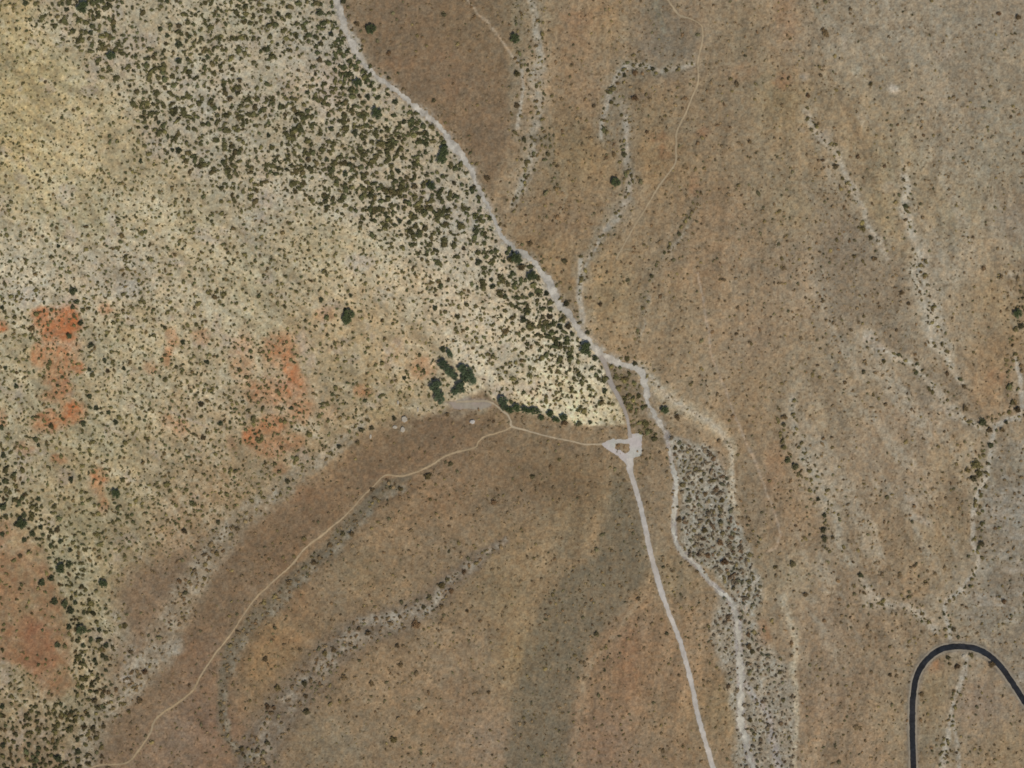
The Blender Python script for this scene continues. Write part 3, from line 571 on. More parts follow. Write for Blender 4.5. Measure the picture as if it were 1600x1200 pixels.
road_mask = np.zeros(X.shape, np.float32)
for p, k, add in ((SROAD, 1, 3), (LINK, 1, 1), (TRW, 1, 2), (TRN, 1, 2), (TRSW, 1, 2), (TRNE, 1, 2), (TREAST, 1, 1)):
    line(wide(p, k, add), 8, .1, 'n', road_mask)
line([(a, b, 15) for a, b in BLACK], 15, .1, 'n', road_mask)
line([(950,694,16),(983,690,14),(995,695,22),(985,722,14)], 14, .1, 'n', road_mask)
line([(712,632,12),(762,632,12)], 14, .1, 'n', road_mask)
wash_mask = line(wide(WASH, 1.1, 1), 8, .2, 'n'); line(wide(CH1, .8, 0), 8, .2, 'n', wash_mask)

VEG = np.clip(veg + VEGW + VEGN + VEGE, 0, 1)
clump = fbm(X, Y, 34, 501, 3, .6); clump2 = fbm(X, Y, 80, 511, 3, .6)
# expected number of bushes in one 6.2-unit cell
P = .31 + .20 * clump2 + .26 * clump
P = P * (1 - PALE) + PALE * (.72 + .25 * clump)
P = np.maximum(P, DENSE * (1.0 + .40 * clump + .35 * clump2))
P = np.maximum(P, TRI * .80)
P = np.maximum(P, VEG * (.52 + .25 * clump) * (1 - PALE * .3))
P = np.maximum(P, np.clip(band['A'] * .8 + band['B'] * .9 + band['C'] * .75, 0, 1) * (.9 + .5 * clump))
P = np.maximum(P, RET * .95); P = np.maximum(P, LOW * .85); P = np.maximum(P, GREY * .42); P = np.maximum(P, SWD * (1 - REDSW) * .62); P = np.maximum(P, CENTRE * .7)
P = np.maximum(P, EDK * .5); P = np.maximum(P, EG * .42)
VS = np.clip(VEGW + VEGN * .7 + VEGE, 0, 1)
P = np.maximum(P, VS * .85)
P = np.maximum(P, EBR * sstep(.1, .5, -FLOWE) * .45)
P = np.maximum(P, blob(860, 765, 90, 22, 12, .3) * .75)
P = P * (1 + .55 * FLOWP * PALE + .5 * FLOWE * EBR)
P = P * (1 - .75 * REDSW) * (1 - .55 * BRNN) * (1 - .45 * SLOPE)
TANW = blob(560, 560, 110, 90, 0, .3) * (1 - DENSE)
P = P * (1 - .45 * TANW) * (1 - NEG * .45)
P = np.where(road_mask > .3, 0, P); P = P * (1 - .86 * wash_mask)
# mean half width in map units
R = 1.6 + .3 * clump2
R = R * (1 - PALE) + PALE * (1.85 + .5 * clump2)
R = np.maximum(R, DENSE * (2.2 + .9 * clump + .7 * clump2 + .7 * sstep(380, 640, X))); R = np.maximum(R, RET * 2.75); R = np.maximum(R, LOW * 2.1); R = np.maximum(R, SWD * 2.8); R = np.maximum(R, CENTRE * 3.2); R = np.maximum(R, TRI * 2.2)
R = np.maximum(R, VEG * 2.1); R = np.maximum(R, np.clip(band['A'] + band['B'] + band['C'], 0, 1) * 2.35)
R = np.maximum(R, VS * 2.6)
R = R * (1 - .25 * blob(60, 180, 150, 160, 0, .4)) 
DS = 6.2
bx = np.arange(-58, 1658, DS); by = np.arange(-58, 1258, DS)
BX, BY = np.meshgrid(bx, by); BX = (BX + rng.uniform(0, DS, BX.shape)).ravel(); BY = (BY + rng.uniform(0, DS, BY.shape)).ravel()
keep = rng.uniform(0, 1, BX.size) < sample(P, BX, BY)
BX, BY = BX[keep], BY[keep]
# some bushes grow together into short crooked rows
tw = rng.uniform(0, 1, BX.size) < .10 + .28 * np.clip(sample(PALE, BX, BY) + sample(VEG, BX, BY), 0, 1)
ta = rng.uniform(0, 6.28, tw.sum()); tr = sample(R, BX[tw], BY[tw]) * rng.uniform(1.1, 1.7, tw.sum())
BX = np.concatenate([BX, BX[tw] + np.cos(ta) * tr]); BY = np.concatenate([BY, BY[tw] + np.sin(ta) * tr])
ro = (sample(road_mask, BX, BY) < .3) & (sample(wash_mask, BX, BY) < .5); BX, BY = BX[ro], BY[ro]
BR = sample(R, BX, BY) * np.exp(rng.normal(0, 1, BX.size) * (.36 + .20 * sample(DENSE, BX, BY))); BR = np.clip(BR, .9, 5.6)
SHRUBS = [(536,2,5),(544,11,5),(558,38,6),(564,49,4),(568,64,5),(518,54,6),(501,54,4),(502,69,5),(481,145,6),(500,94,7),(575,152,6),(562,151,5),(618,160,6),(608,84,6),(650,89,3),(644,39,3),(746,165,5),(678,158,5),(735,239,5),(761,279,6),(675,199,7),(622,115,4),(696,192,4),(595,225,8),(518,202,6),(445,201,5),(420,212,5),(425,231,6),(408,230,5),(555,208,6),(612,260,7),(622,268,6),(648,292,6),(500,20,8),(435,22,5),(482,250,6),(540,272,6),(488,278,5),(511,250,6),(438,88,4),(466,110,5),(464,76,5),(104,15,5),(142,52,5),(280,41,6),(262,56,6),(280,70,7),(280,96,8),(141,154,4),(86,131,4),(122,170,5),(14,46,4),(41,48,4),(40,5,6),(8,8,4),(250,226,4),(226,228,5),(235,215,4),(280,236,7),(270,235,5),(304,232,5),(248,192,5),(308,80,5),(325,90,5),(335,115,6),(375,126,6),(386,166,5),(360,155,6),(325,185,4),(232,250,4),(220,252,5),(280,262,4),(239,276,4),(270,120,5),(248,122,6),(74,332,5),(61,334,4),(86,327,4),(22,341,4),(9,359,4),(56,366,4),(76,366,4),(89,356,4),(81,352,4),(92,385,5),(101,404,4),(115,455,7),(120,472,6),(114,480,5),(130,485,5),(126,505,6),(4,481,5),(8,488,5),(81,484,5),(44,484,4),(38,496,4),(168,505,4),(170,512,4),(200,498,4),(191,505,4),(108,525,6),(184,532,3),(142,540,6),(148,544,5),(106,554,4),(75,545,4),(35,561,4),(24,561,4),(8,575,5),(164,564,5),(169,580,5),(194,576,5),(219,576,5),(245,574,4),(225,564,3),(140,578,5),(145,586,6),(324,566,5),(315,585,5),(286,535,5),(275,534,3),(328,538,4),(348,551,4),(360,532,4),(388,531,5),(375,579,6),(361,501,4),(375,340,5),(366,386,4),(385,358,4),(142,388,3),(249,339,3),(250,588,4),(38,582,4),(521,364,4),(478,352,3),(481,380,4),(482,391,4),(428,356,4),(675,314,6),(632,326,6),(625,346,6),(676,352,4),(666,368,5),(650,354,6),(659,381,4),(615,395,4),(602,410,4),(564,438,4),(550,438,3),(531,422,3),(500,440,4),(468,444,4),(510,458,5),(544,455,4),(548,462,5),(484,506,4),(455,471,4),(502,469,5),(488,545,4),(504,544,3),(455,562,4),(605,540,4),(612,555,4),(571,551,4),(632,591,5),(692,546,7),(680,482,6),(715,495,6),(699,458,4),(699,470,4),(646,471,4),(645,448,4),(768,438,6),(770,448,6),(748,410,7),(798,406,8),(720,354,8),(744,362,6),(738,532,4),(739,544,5),(782,535,4),(688,499,3),(678,574,4),(422,585,3),(725,389,5),(828,381,6),(816,382,4),(882,409,6),(815,418,8),(840,435,7),(830,461,6),(854,459,6),(860,484,7),(859,495,6),(818,500,6),(888,510,6),(875,511,6),(894,522,6),(930,560,6),(885,475,6),(876,466,5),(906,504,5),(918,520,5),(980,561,6),(970,560,4),(992,568,5),(891,451,5),(850,421,5),(915,358,3),(942,368,4),(940,331,4),(1061,366,5),(1064,355,5),(1046,381,4),(1041,406,3),(1015,439,4),(1018,432,5),(950,499,3),(1159,352,3),(1191,380,3),(1186,515,4),(1089,456,4),(1080,472,4),(1132,471,4),(1152,481,4),(938,476,5),(1050,310,4),(1089,405,4),(969,444,4),(989,394,3),(985,412,4),(809,49,5),(828,74,4),(896,70,4),(891,120,4),(924,52,4),(990,86,4),(976,118,5),(992,114,5),(1004,115,4),(965,130,5),(985,136,4),(1041,110,6),(1066,55,4),(1090,55,5),(1020,108,5),(955,160,5),(971,180,5),(852,215,5),(865,212,4),(856,241,5),(808,116,8),(808,165,6),(825,111,5),(959,242,5),(975,242,5),(975,280,4),(975,220,4),(959,226,4),(1099,158,5),(1131,164,4),(1111,130,4),(1104,142,4),(1086,265,5),(1035,188,3),(1042,200,3),(1121,196,4),(1090,224,5),(815,250,4),(871,289,4),(912,285,3),(862,150,4),(1119,99,3),(1179,156,3),(1171,222,5),(1154,224,4),(992,154,6),(819,219,5),(1328,15,5),(1455,2,4),(1560,22,5),(1590,28,6),(1530,40,4),(1221,165,4),(1290,54,6),(1286,48,5),(1308,54,3),(1306,141,4),(1366,156,3),(1304,88,4),(1360,132,5),(1260,242,4),(1278,251,4),(1285,251,4),(1305,261,6),(1328,245,4),(1392,196,4),(1440,190,4),(1439,200,5),(1442,212,4),(1458,212,4),(1535,219,4),(1381,260,4),(1420,256,5),(1434,258,3),(1412,281,4),(1316,279,4),(1559,261,3),(1262,150,5),(1366,225,3),(1281,345,4),(1335,376,5),(1275,380,4),(1309,390,4),(1297,392,4),(1334,401,5),(1318,324,4),(1288,316,4),(1441,340,5),(1430,362,4),(1426,390,4),(1276,458,4),(1289,482,4),(1374,480,4),(1341,504,4),(1329,516,4),(1348,581,5),(1408,458,5),(1419,475,5),(1400,516,5),(1281,545,4),(1446,538,4),(1461,561,4),(1431,562,4),(1380,565,5),(1595,510,6),(1580,476,4),(1582,540,5),(1572,570,4),(1520,488,3),(1529,520,3),(1495,480,3),(1595,456,5),(1365,405,6),(1216,382,4),(1319,598,5),(1480,584,5),(1412,422,4),(1348,358,6),(1360,372,5),(1225,652,6),(1224,664,6),(1224,672,4),(1224,699,6),(1230,719,6),(1242,729,7),(1249,758,4),(1254,718,4),(1300,634,4),(1368,652,3),(1415,691,5),(1299,789,4),(1310,804,4),(1278,780,5),(1288,805,5),(1286,828,7),(1288,842,7),(1301,840,5),(1316,862,4),(1309,874,3),(1508,638,6),(1535,660,7),(1550,656,5),(1572,660,5),(1566,672,5),(1546,672,5),(1548,696,6),(1512,735,7),(1525,726,8),(1530,740,8),(1521,748,7),(1570,750,4),(1532,792,5),(1534,850,6),(1530,855,5),(1525,764,4),(1590,640,8),(1568,646,4),(1525,706,4),(1480,691,3),(1428,791,5),(1422,805,4),(1454,792,5),(1478,778,4),(1238,881,6),(1345,899,6),(1211,886,5),(1260,792,4),(1202,751,4),(1292,766,5),(1595,720,4),(1362,916,4),(1389,930,5),(1409,930,5),(1258,929,5),(1441,988,4),(1478,984,5),(1491,984,5),(1479,994,4),(1498,996,5),(1484,939,4),(1504,946,4),(1482,1028,5),(1518,1024,5),(1440,1085,6),(1496,1042,6),(1550,1039,6),(1286,1062,4),(1321,1010,4),(1391,1055,5),(1401,1056,4),(1572,1005,4),(1562,991,4),(1554,1164,4),(1489,1128,4),(1450,1116,4),(1488,1092,4),(1224,1094,5),(1210,1066,4),(1265,1039,4),(1569,940,6),(1519,905,5),(1549,1118,3),(1464,1156,4),(1439,1125,4),(1219,1029,4),(932,991,6),(968,994,4),(944,1032,4),(998,936,5),(896,1128,4),(928,1122,3),(958,1120,4),(974,1148,4),(1061,1055,4),(811,990,3),(812,1131,4),(1148,1048,4),(1169,992,5),(1170,1010,6),(1175,1018,6),(1142,1061,5),(1138,1072,5),(1188,942,5),(1146,919,5),(1019,975,5),(968,1191,4),(848,1181,5),(874,1105,5),(1172,1125,5),(1138,984,4),(1111,1001,3),(452,910,6),(699,906,5),(690,915,7),(671,934,6),(690,948,5),(662,949,5),(654,954,4),(625,964,5),(635,966,4),(650,976,8),(705,924,6),(575,989,7),(561,982,5),(609,990,4),(621,1009,5),(630,1009,4),(626,1039,5),(549,996,4),(508,1021,6),(522,1016,5),(476,1068,7),(538,1059,6),(581,1068,6),(562,1032,5),(479,1112,7),(478,1088,5),(418,1104,6),(428,1106,5),(451,1141,5),(516,1100,5),(531,1096,5),(544,1095,5),(615,1156,8),(580,1088,4),(632,1066,4),(680,1005,4),(719,982,4),(730,955,5),(415,1030,5),(419,1038,4),(518,942,4),(764,1082,5),(788,1061,4),(778,985,4),(418,1161,6),(434,1075,7),(481,1196,4),(791,1171,4),(766,1141,4),(438,925,5),(664,1032,3),(640,1020,4),(150,924,5),(80,904,7),(65,911,7),(101,944,8),(118,942,6),(85,940,7),(110,954,7),(139,986,5),(108,980,6),(142,1000,6),(166,1009,6),(130,1009,5),(165,988,5),(155,985,5),(148,1032,6),(150,1038,5),(160,1025,5),(166,1030,5),(165,1048,5),(195,978,5),(186,966,4),(198,960,4),(226,1050,6),(174,1070,4),(148,1095,6),(185,1092,5),(150,1115,5),(201,1112,5),(162,1135,5),(128,1122,5),(58,1128,5),(38,1126,4),(32,1129,4),(20,1129,4),(31,1079,5),(81,1086,4),(70,1096,5),(18,1100,5),(4,1104,6),(31,1102,4),(26,1115,4),(45,1164,5),(21,1159,5),(5,1165,6),(70,1155,5),(122,1175,6),(91,1185,8),(109,1180,5),(122,1188,6),(50,959,5),(42,1029,4),(4,1016,5),(6,976,4),(90,1008,5),(102,1010,5),(218,1095,6),(289,944,5),(281,908,5),(320,904,5),(284,958,5),(386,991,5),(368,1031,4),(348,1080,4),(388,1170,5),(378,1170,5),(128,1150,5),(192,750,5),(111,750,6),(124,744,4),(140,620,5),(151,638,5),(181,660,5),(170,645,5),(222,618,4),(315,632,6),(295,624,4),(336,632,4),(345,662,6),(318,684,5),(304,714,4),(228,651,4),(162,664,4),(130,662,6),(131,715,4),(25,604,6),(104,611,4),(174,694,5),(202,688,5),(231,700,4),(60,696,5),(35,755,5),(48,768,5),(60,780,5),(65,792,5),(85,792,6),(38,805,6),(28,820,7),(64,824,6),(51,834,6),(90,828,7),(5,792,8),(10,808,6),(4,835,5),(38,844,5),(32,869,5),(95,846,6),(72,860,5),(110,860,5),(108,882,7),(72,896,5),(2,668,5),(80,666,6),(289,830,6),(198,842,4),(172,868,5),(130,835,4),(31,709,5),(5,712,6),(24,724,5),(325,775,4),(299,772,4),(342,816,5),(340,865,6),(192,855,4),(172,894,5),(456,638,5),(528,626,3),(552,622,3),(616,654,6),(565,672,6),(581,669,6),(559,692,5),(530,698,6),(656,701,4),(450,752,5),(429,742,4),(404,756,4),(449,780,4),(564,800,5),(669,744,7),(704,725,6),(582,765,5),(550,834,6),(536,834,6),(516,852,6),(551,852,5),(560,864,4),(640,779,4),(608,810,4),(606,782,3),(626,764,5),(744,880,5),(780,889,4),(771,785,5),(746,799,3),(702,822,4),(672,656,4),(699,648,5),(769,890,4),(491,879,5),(581,825,5),(451,686,4),(440,700,5),(725,894,5),(860,646,6),(882,661,6),(905,662,6),(922,660,5),(868,632,4),(945,611,6),(1038,630,4),(998,619,5),(1058,652,6),(832,745,5),(811,730,3),(860,729,4),(838,768,4),(874,780,4),(845,692,3),(908,734,3),(1109,699,4),(1055,700,5),(1042,702,4),(1058,716,4),(1042,716,4),(1059,792,4),(1075,765,5),(1096,751,5),(1102,772,5),(1128,782,6),(1088,808,5),(1061,812,5),(1101,829,6),(1075,792,5),(1106,868,6),(1132,878,8),(1125,848,7),(1154,808,4),(1152,818,4),(1005,759,3),(966,696,4),(975,699,3),(996,705,3)]
TREES_FAR = [(580,46,7),(560,131,8),(590,179,9),(694,236,8),(691,250,8),(675,292,7),(130,12,9),(175,88,7),(546,491,8),(541,500,7),(808,405,9),(832,432,8),(915,545,9),(805,62,8),(962,285,7),(1590,490,7),(162,912,7),(128,984,7),(182,772,7),(35,818,8),(95,888,8),(881,652,6),(1039,641,6)]
# trees with a crown one can make out: (x, y, half width, half length, turn, label)
GROVE = [(693,571,9,7,-20,'broad dark green tree, topmost of the grove beside the pale clearing'),
 (704,582,8,7,0,'dark green tree touching the lower right side of the topmost grove tree'),
 (711,589,5,5,0,'small dark tree at the lower right end of the upper left grove clump'),
 (721,575,6,6,0,'dark tree forming the upper left corner of the right hand grove clump'),
 (730,580,8,7,20,'round dark green tree at the top right of the grove'),
 (737,592,9,8,-30,'wide dark tree on the right edge of the grove above the clearing'),
 (727,592,6,6,0,'middle sized dark tree filling the inside of the right hand grove clump'),
 (681,604,9,9,0,'upper half of the tall dark pair of crowns left of the clearing'),
 (687,621,8,11,10,'large oval dark blue green tree just left of the clearing, lower of the touching pair'),
 (710,613,5,5,0,'small dark tree at the lower left of the tree above the clearing'),
 (719,606,9,8,30,'round dark green tree standing just above the pale clearing'),
 (703,553,4,8,15,'slim grey green tree above the topmost grove tree'),
 (786,626,7,6,20,'dark tree beside the bend of the footpath, nearest to its top corner'),
 (788,635,5,6,0,'small dark green tree just below the one at the footpath bend'),
 (797,641,6,5,10,'dark tree starting the row along the lower edge of the pale triangle'),
 (808,638,6,6,0,'second dark tree of the row below the pale triangle'),
 (822,641,7,5,0,'third dark tree of the row below the pale triangle'),
 (836,642,8,5,0,'fourth dark tree of the row below the pale triangle, widest crown'),
 (859,646,5,5,0,'round dark tree of the row below the pale triangle, after a short gap'),
 (846,653,5,4,0,'low dark green tree under the gap in the row below the pale triangle'),
 (869,656,6,4,0,'flat dark tree near the right end of the row below the pale triangle')]

BOULDERS = [(738,659,4.2,3.2,'white boulder alone in the brown earth just below the grey clearing'),(632,655,4.6,5.0,'biggest cream boulder of the cluster on the brown slope left of the grove'),
 (617,667,4.0,2.6,'low cream boulder at the left of the cluster on the brown slope'),(629,671,3.6,4.4,'long pale boulder at the bottom of the cluster left of the grove'),
 (653,640,1.6,3.6,'narrow pale boulder upright between the big oval tree and the cream boulder cluster'),(579,682,1.8,3.6,'thin cream boulder at the edge of the pale ground left of the grove'),
 (622,629,1.6,3.2,'small pale boulder above the cream boulder cluster'),(1507,1025,3.2,3.0,'pale boulder tucked inside the top of the black road bend'),
 (1164,948,1.8,4.6,'upright cream boulder on the right bank where the flood channels join')]
LANDMARKS = [(543,500,'the lone dark tree in the tan sand'),(705,590,'the dark grove'),(735,634,'the grey clearing'),(985,695,'the white road junction'),(800,666,'the fork of the footpath'),
 (598,745,'the bend in the tan path'),(460,878,'the middle of the tan path'),(340,1017,'the lower stretch of the tan path'),(235,1145,'the bottom end of the tan path'),(110,500,'the brightest red earth'),(112,642,'the orange earth patch'),
 (155,760,'the small reddish strip of earth'),(395,682,'the vivid orange spot'),(450,570,'the salmon coloured earth'),(50,960,'the red brown corner ground'),(530,10,'the top end of the pale wash'),(600,128,'the upper bend of the pale wash'),
 (700,222,'the widening of the pale wash'),(775,350,'the straight reach of the pale wash'),(860,450,'the forked reach of the pale wash'),(945,556,'the splitting point of the pale wash'),(1010,620,'the lower end of the pale wash'),
 (1095,45,'the corner of the canyon path'),(1056,240,'the kink of the canyon path'),(985,105,'the top of the gully loop'),(980,215,'the gully beside the canyon path'),(838,230,'the beige gully right of the wash'),(810,60,'the gully at the top edge'),
 (965,345,'the foot of the grey gully'),(1025,405,'the faint gully in the brown slope'),(1142,735,'the cream crescent bank'),(1110,830,'the cracked grey flood plain'),(1150,940,'the meeting of the flood channels'),(1157,1110,'the broad pale flood channel'),
 (1035,930,'the middle of the white road'),(1105,1160,'the lower end of the white road'),(870,1030,'the dark grey fan'),(680,935,'the upper part of the scrubby ridge'),(590,980,'the pale patch of the scrubby ridge'),(480,1060,'the lower part of the scrubby ridge'),
 (420,1140,'the foot of the scrubby ridge'),(196,1055,'the white gravel spot'),(290,930,'the grey gravel band'),(350,1100,'the narrow dark gully'),(820,600,'the pale sandy triangle'),(500,200,'the pinkish sand in the thicket'),(280,80,'the cream clearing in the thicket'),
 (1505,1010,'the top of the black hairpin'),(1427,1130,'the left leg of the black road'),(1585,1072,'the right leg of the black road'),(1545,660,'the fork of the right hand gully'),(1530,840,'the winding right hand gully'),(1590,500,'the gully at the right edge'),
 (1235,715,'the dark scrub line'),(1300,830,'the pale slope strip'),(1436,795,'the twin pale streaks'),(1455,490,'the wide pale gully'),(1370,375,'the slanting pale gully'),(1395,140,'the white spot on the upper slope'),
 (1290,215,'the upper grey gully'),(1365,940,'the beige patch beside the hairpin'),(1170,500,'the plain brown slope'),(1320,620,'the bare tan slope'),(60,120,'the yellow sand'),(200,430,'the pale grey sand'),(60,350,'the left edge of the cream sand'),
 (640,400,'the sand below the thicket'),(640,300,'the lower edge of the thicket'),(250,230,'the dark corner of the thicket'),(650,80,'the smooth brown slope'),(330,650,'the pale streak in the tan ground'),(110,950,'the dark green belt'),(70,830,'the upper dark green belt'),
 (60,1130,'the bottom left corner'),(760,1100,'the brown plain at the bottom'),(1560,60,'the top right corner'),(1240,1010,'the thin pale strip'),(1290,1060,'the ground past the pale strip'),(450,740,'the edge of the tan ground'),(660,720,'the slope over the tan path')]

def where(x, y):
    b = min(LANDMARKS, key=lambda l: (l[0] - x) ** 2 + (l[1] - y) ** 2)
    dx, dy = x - b[0], y - b[1]
    if math.hypot(dx, dy) < 7: return b[2], 'right at'
    v = 'above' if dy < 0 else 'below'; h = 'left of' if dx < 0 else 'right of'
    if abs(dx) > 2.2 * abs(dy): d = h
    elif abs(dy) > 2.2 * abs(dx): d = v
    else: d = v + ' and ' + h
    return b[2], d
ORD = ['nearest', 'second nearest', 'third nearest', 'fourth nearest', 'fifth nearest', 'sixth nearest', 'seventh nearest', 'eighth nearest', 'ninth nearest', 'tenth nearest']
def label_all(pts, word):
    """one label for each (x, y, r): its look, then its rank by nearness on that side of the closest landmark"""
    by = {}
    for i, p in enumerate(pts):
        by.setdefault(where(p[0], p[1]) + (look(p),), []).append(i)
    out = [None] * len(pts)
    pos = {l[2]: l for l in LANDMARKS}
    for (lm, d, lk), ids in by.items():
        q = pos[lm]; ids.sort(key=lambda i: (pts[i][0] - q[0]) ** 2 + (pts[i][1] - q[1]) ** 2)
        for k, i in enumerate(ids):
            out[i] = f'{lk} {word} {d} {lm}' if len(ids) == 1 else f'{ORD[k]} {lk} {word} {d} {lm}'.replace(' the middle of', '').replace(' part of the', '')
    return out

# ground tone decides how green a bush looks
VG = np.clip(PALE + .7 * VEG + CENTRE, 0, 1)
def look(p):
    g = float(sample(VG, p[0], p[1]))
    size = 'big' if p[2] >= 7 else ('stout' if p[2] >= 6 else 'rounded')
    return size + (' dark green' if g > .45 else ' olive brown')

ALLS = sorted(SHRUBS, key=lambda p: (-p[2], p[0] * 7 % 13))
BIG, REST = ALLS[:300], ALLS[300:]

# colours: display tone -> albedo of one leaf
def leafcol(x, y, r, g):
    k = float(sample(VG, x, y))
    a = np.array((62, 63, 43), float); b = np.array((96, 80, 56), float); c = np.array((92, 82, 50), float)
    col = a * k + b * (1 - k)
    t = g.uniform(0, 1)
    if t < .22: col = .4 * col + .6 * c
    elif t < .4: col = .6 * col + .4 * np.array((62, 66, 44))
    elif t > .88: col = .6 * col + .4 * np.array((86, 62, 44))
    col = col * g.uniform(.85, 1.15)
    return col

# --- individual bushes
def rich_bush(g):
    V, F = small_bush(260, 2, g, .72)
    # a few stems at the foot
    st = []
    fs = []
    for k in range(5):
        a = g.uniform(0, 6.28); n0 = len(V) + len(st)
        e = np.array([math.cos(a) * .45, math.sin(a) * .45, .35]); o = np.array([math.cos(a) * .05, math.sin(a) * .05, -.25]); s = np.array([-math.sin(a), math.cos(a), 0]) * .03
        st += [o - s, o + s, e]; fs.append([n0, n0 + 1, n0 + 2])
    return np.concatenate([V, np.array(st)]), np.concatenate([F, np.array(fs)])
bush_meshes = [mesh_np('desert_shrub', *rich_bush(np.random.default_rng(600 + k)), M_LEAF) for k in range(8)]
g = np.random.default_rng(61)
labels = label_all(BIG, 'shrub')
labels = [l if len(l.split()) < 17 else l.replace('dark green', 'green').replace('olive brown', 'brown') for l in labels]
for (x, y, r), lab in zip(BIG, labels):
    o = bpy.data.objects.new('desert_shrub', bush_meshes[g.integers(8)]); COL.objects.link(o)
    s = r * S * .74 * g.uniform(.9, 1.1)
    o.location = (wx(x), wy(y), float(hgt(x, y)) + .12 * s)
    o.scale = (s * g.uniform(.78, 1.2), s * g.uniform(.78, 1.2), s * .85); o.rotation_euler[2] = g.uniform(0, 6.28)
    c = lin(leafcol(x, y, r, g)) * LEAFK; o.color = (*c, 1)
    o['label'] = lab; o['category'] = 'shrub'; o['group'] = 'large shrubs scattered over the desert ground'

# --- trees: trunk with limbs, crown of leaf sprays in uneven clumps
def tree_crown(g, n=3600):
    """unit crown: clumps of leaves on an uneven ellipsoid"""
    nb = 22
    th = g.uniform(0, 6.28, nb); rr = np.sqrt(g.uniform(0, 1, nb)) * .86; zz = .62 + .42 * np.sqrt(np.maximum(0, 1 - rr ** 2)) * g.uniform(.5, 1.1, nb)
    cen = np.stack([np.cos(th) * rr, np.sin(th) * rr, zz], -1); cr = g.uniform(.18, .42, nb)
    k = g.integers(0, nb, n)
    d = g.normal(size=(n, 3)); d /= np.linalg.norm(d, axis=1)[:, None]
    c = cen[k] + d * (cr[k] * g.uniform(.55, 1.08, n))[:, None]
    a = g.normal(size=(n, 3)); a[:, 2] *= .55; a /= np.linalg.norm(a, axis=1)[:, None]
    b = np.cross(a, g.normal(size=(n, 3))); b /= np.linalg.norm(b, axis=1)[:, None]
    s = .062 * g.uniform(.6, 1.4, n)[:, None]
    return np.stack([c - a * s, c + b * s * .6, c + a * s, c - b * s * .6], 1).reshape(-1, 3), np.arange(4 * n).reshape(-1, 4)
def tube(p0, p1, r0, r1, V, F, k=7):
    p0 = np.array(p0, float); p1 = np.array(p1, float); d = p1 - p0; d /= np.linalg.norm(d)
    a = np.cross(d, (0.3, .9, .1)); a /= np.linalg.norm(a); b = np.cross(d, a); n = len(V)
    for p, r in ((p0, r0), (p1, r1)):
        for i in range(k):
            t = 6.2832 * i / k; V.append(p + (a * math.cos(t) + b * math.sin(t)) * r)
    for i in range(k): F.append([n + i, n + (i + 1) % k, n + k + (i + 1) % k, n + k + i])
def tree_trunk(g):
    V, F = [], []
    tube((0, 0, -.12), (.02, .02, .35), .085, .06, V, F)
    for i in range(6):
        a = i * 1.05 + g.uniform(-.3, .3); m = (.25 * math.cos(a), .25 * math.sin(a), .58); e = (.6 * math.cos(a + .2), .6 * math.sin(a + .2), .85)
        tube((.02, .02, .3 + .02 * i), m, .04, .028, V, F, 6); tube(m, e, .028, .012, V, F, 5)
    return np.array(V), np.array(F)
crown_meshes = [mesh_np('crown', *tree_crown(np.random.default_rng(700 + k)), M_LEAF) for k in range(5)]
trunk_meshes = [mesh_np('trunk', *tree_trunk(np.random.default_rng(720 + k)), M_BARK) for k in range(3)]
def tree(x, y, rx, ry, ang, label, group, tone, hk=1.0):
    e = bpy.data.objects.new('desert_tree', None); COL.objects.link(e); e.empty_display_size = 2
    e.location = (wx(x), wy(y), float(hgt(x, y))); e.rotation_euler[2] = math.radians(ang)
    e['label'] = label; e['category'] = 'tree'; e['group'] = group
    h = S * (rx + ry) / 2 * .95 * hk
    for nm, me in (('trunk', trunk_meshes[g.integers(3)]), ('crown', crown_meshes[g.integers(5)])):
        o = bpy.data.objects.new(nm, me); COL.objects.link(o); o.parent = e
        o.scale = (rx * S * 1.1, ry * S * 1.1, h)
        if nm == 'crown': o.color = (*(lin(np.array(tone, float) * g.uniform(.9, 1.1)) * LEAFK), 1)
for x, y, rx, ry, a, lab in GROVE:
    tree(x, y, rx, ry, a, lab, 'dark trees of the grove and the row beside the pale triangle', (72, 80, 58) if x < 790 else (70, 78, 50))
tl = label_all([(x, y, r) for x, y, r in TREES_FAR], 'tree')
tl = [t.replace('rounded ', 'small ') for t in tl]
for (x, y, r), lab in zip(TREES_FAR, tl):
    tree(x, y, r * g.uniform(.85, 1.05), r * g.uniform(.85, 1.05), g.uniform(0, 90), lab, 'single trees among the scrub and along the washes', (68, 74, 48), .9)

# --- boulders
for i, (x, y, rx, ry, lab) in enumerate(BOULDERS):
    gg = np.random.default_rng(800 + i); v, f = ico(4)
    n = fbm(v[:, 0] * 2 + 5 * i, v[:, 1] * 2 + v[:, 2], .9, 811 + i, 4, .55)
    v = v * (1 + .28 * n)[:, None]
    v[:, 2] = np.minimum(v[:, 2], .55 + .1 * n)
    v = v * np.array([rx * S, ry * S, min(rx, ry) * S * .9]); v[:, 2] = np.maximum(v[:, 2], -.5)
    o = link('boulder', mesh_np('boulder', v, f, M_ROCK, smooth=False)); o.location = (wx(x), wy(y), float(hgt(x, y)) + .15)
    o.color = (*lin((176, 165, 145) if i else (186, 178, 166)), 1)
    o['label'] = lab; o['category'] = 'boulder'; o['group'] = 'pale boulders'

